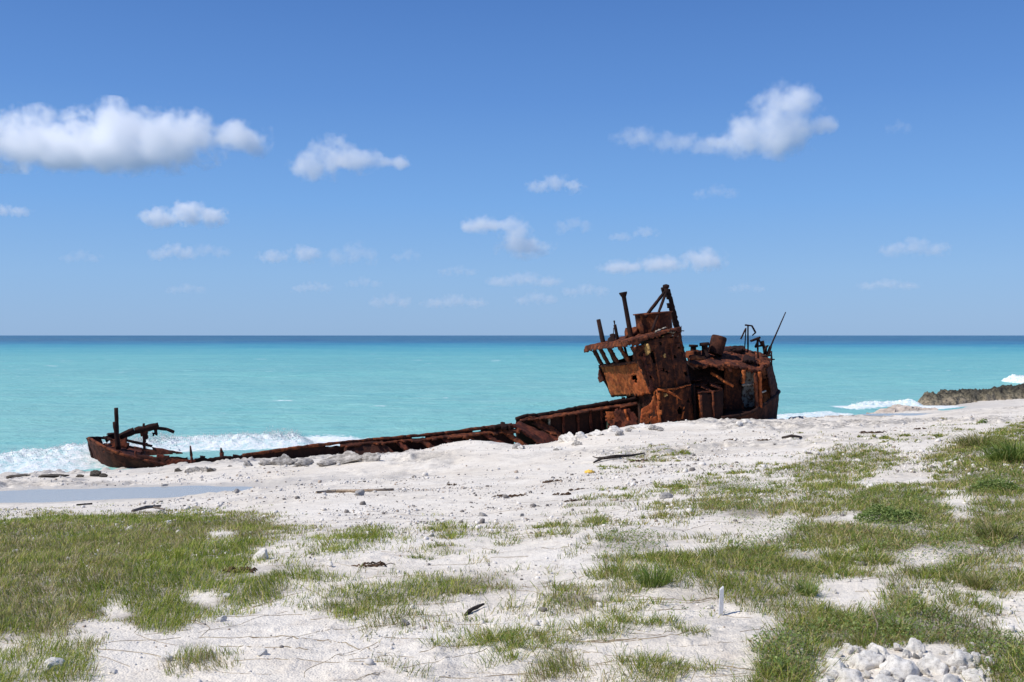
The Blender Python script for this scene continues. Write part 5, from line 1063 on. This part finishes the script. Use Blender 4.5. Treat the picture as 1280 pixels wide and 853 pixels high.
# runner stems crawling over the bare sand
V = []; Fq = []
def runner(px, py, ang, L, r):
    g = ground_px(px, py); a = ang; p = np.array([g[0], g[1]]); pts = []
    for i in range(int(L/0.03)+2):
        pts.append(p.copy()); a += random.gauss(0, 0.12); p = p+0.03*np.array([math.cos(a), math.sin(a)])
    pts = np.array(pts); z = H(pts[:, 0], pts[:, 1])+r*0.6
    d = np.gradient(pts, axis=0); d /= np.linalg.norm(d, axis=1, keepdims=True); off = len(V)
    for (qx, qy), zz, (dx, dy) in zip(pts, z, d):
        V.extend([(qx-dy*r, qy+dx*r, zz-r*0.6), (qx, qy, zz+r), (qx+dy*r, qy-dx*r, zz-r*0.6)])
    for i in range(len(pts)-1):
        for k in (0, 1): b = off+i*3+k; Fq.append((b, b+1, b+4, b+3))
for (x0, y0, x1, y1, n) in [(200, 760, 420, 850, 16), (420, 640, 700, 720, 22), (430, 740, 760, 850, 34), (700, 690, 1000, 800, 26), (640, 600, 900, 680, 26), (780, 780, 960, 853, 16), (1000, 700, 1250, 780, 12), (300, 690, 430, 780, 12), (0, 780, 200, 853, 8)]:
    for i in range(int(n*0.8)): runner(random.uniform(x0, x1), random.uniform(y0, y1), random.choice([0, math.pi])+random.gauss(0, 0.5), random.uniform(0.2, 0.9), random.uniform(0.0012, 0.0026))
me = mesh_np('runner_stems', V, [np.array(Fq)])
t = NT('runner_stem'); t.base(t.ramp(t.noise(9, 4, 0.6), [(0.35, (0.14, 0.10, 0.065)), (0.65, (0.30, 0.24, 0.15))]), 0.9)
tag(link('runner_stems', me, t.m), 'thin brown runner stems creeping over bare sand', 'stems', None, 'stuff')
# single plants that stand out from the cover
def tuft(name, px, py, hpx, n, label, cat, cols, spread=0.35, leafy=False):
    gq = ground_px(px, py); hh = hpx*gq[1]/F; r = hh*spread
    az = RNG.uniform(0, 6.28, n); rr = r*np.sqrt(RNG.uniform(0, 1, n))
    X = gq[0]+rr*np.cos(az); Y = gq[1]+rr*np.sin(az); Z = H(X, Y)
    c = pick(n, cols, [1/len(cols)]*len(cols))
    if leafy:
        lob = 0.35+1.1*fbm(X*5/max(r, 0.1)*0.4, Y*5/max(r, 0.1)*0.4, None, 681, 3); rk_ = RNG.uniform(size=n) < 0.25+1.2*(lob-0.6)+0.5*(1-rr/r); 
        Z = Z+0.8*hh*lob*np.maximum(1-(rr/r)**2, 0)**0.8*RNG.uniform(0.1, 1, n)**0.7; X, Y, Z, c, n = X[rk_], Y[rk_], Z[rk_], c[rk_], int(rk_.sum())
        me = leaves_mesh(name, X, Y, Z, np.maximum(RNG.uniform(0.02, 0.035, n), gq[1]*0.0022), c)
        o = link(name, me, M['leaf'])
    else:
        me = blades_mesh(name, X, Y, Z, RNG.uniform(0.35, 1.1, n)*hh, np.full(n, max(0.004, gq[1]*0.0008)), az+RNG.normal(0, 0.5, n), np.clip(rr/r*0.7+RNG.uniform(0, 0.9, n), 0.05, 1.3), c, c*1.2)
        o = link(name, me, M['blade'])
    tag(o, label, cat); return o
G1 = [(0.10, 0.17, 0.034), (0.165, 0.225, 0.05), (0.24, 0.26, 0.075)]; G2 = [(0.105, 0.165, 0.042), (0.18, 0.245, 0.07), (0.25, 0.30, 0.10)]; G3 = [(0.22, 0.225, 0.075), (0.33, 0.28, 0.14), (0.16, 0.19, 0.045)]
tuft('grass_tuft', 818, 733, 34, 260, 'tall bright grass tuft at the left end of the right hand grasses', 'grass tuft', G1, 0.5)
tuft('grass_tuft', 1225, 735, 30, 260, 'tall straw green tuft beside the bare patch at the right edge', 'grass tuft', G3, 0.4)
tuft('grass_tuft', 1245, 675, 38, 320, 'tallest rusty green grass tuft near the right edge', 'grass tuft', G3, 0.45)
tuft('grass_tuft', 1010, 745, 26, 180, 'dark green grass tuft right of the white stake', 'grass tuft', G1, 0.4)
tuft('grass_tuft', 1125, 790, 26, 200, 'grass tuft rising behind the rubble heap', 'grass tuft', G1, 0.4)
tuft('coastal_bush', 1268, 578, 34, 900, 'bright green bush of coarse leaves standing at the right edge', 'bush', G1, 0.75)
tuft('coastal_bush', 1225, 560, 26, 500, 'lower green bush of coarse grass left of the bright green one', 'bush', G3, 0.9)
tuft('leafy_plant', 1245, 615, 20, 2000, 'dark green leafy plant behind the row of white stones at the right', 'plant', G2, 1.6, True)
tuft('leafy_plant', 1112, 650, 22, 2600, 'broad dark green leafy plant in the middle of the right grasses', 'plant', G2, 1.9, True)
tuft('leafy_plant', 1088, 534, 5, 120, 'small round green plant alone on the sand below the rock ledge', 'plant', G2, 1.2, True) if False else tuft('leafy_plant', 1228, 529, 6, 120, 'small round green plant alone on the sand below the rock ledge', 'plant', G2, 1.0, True)
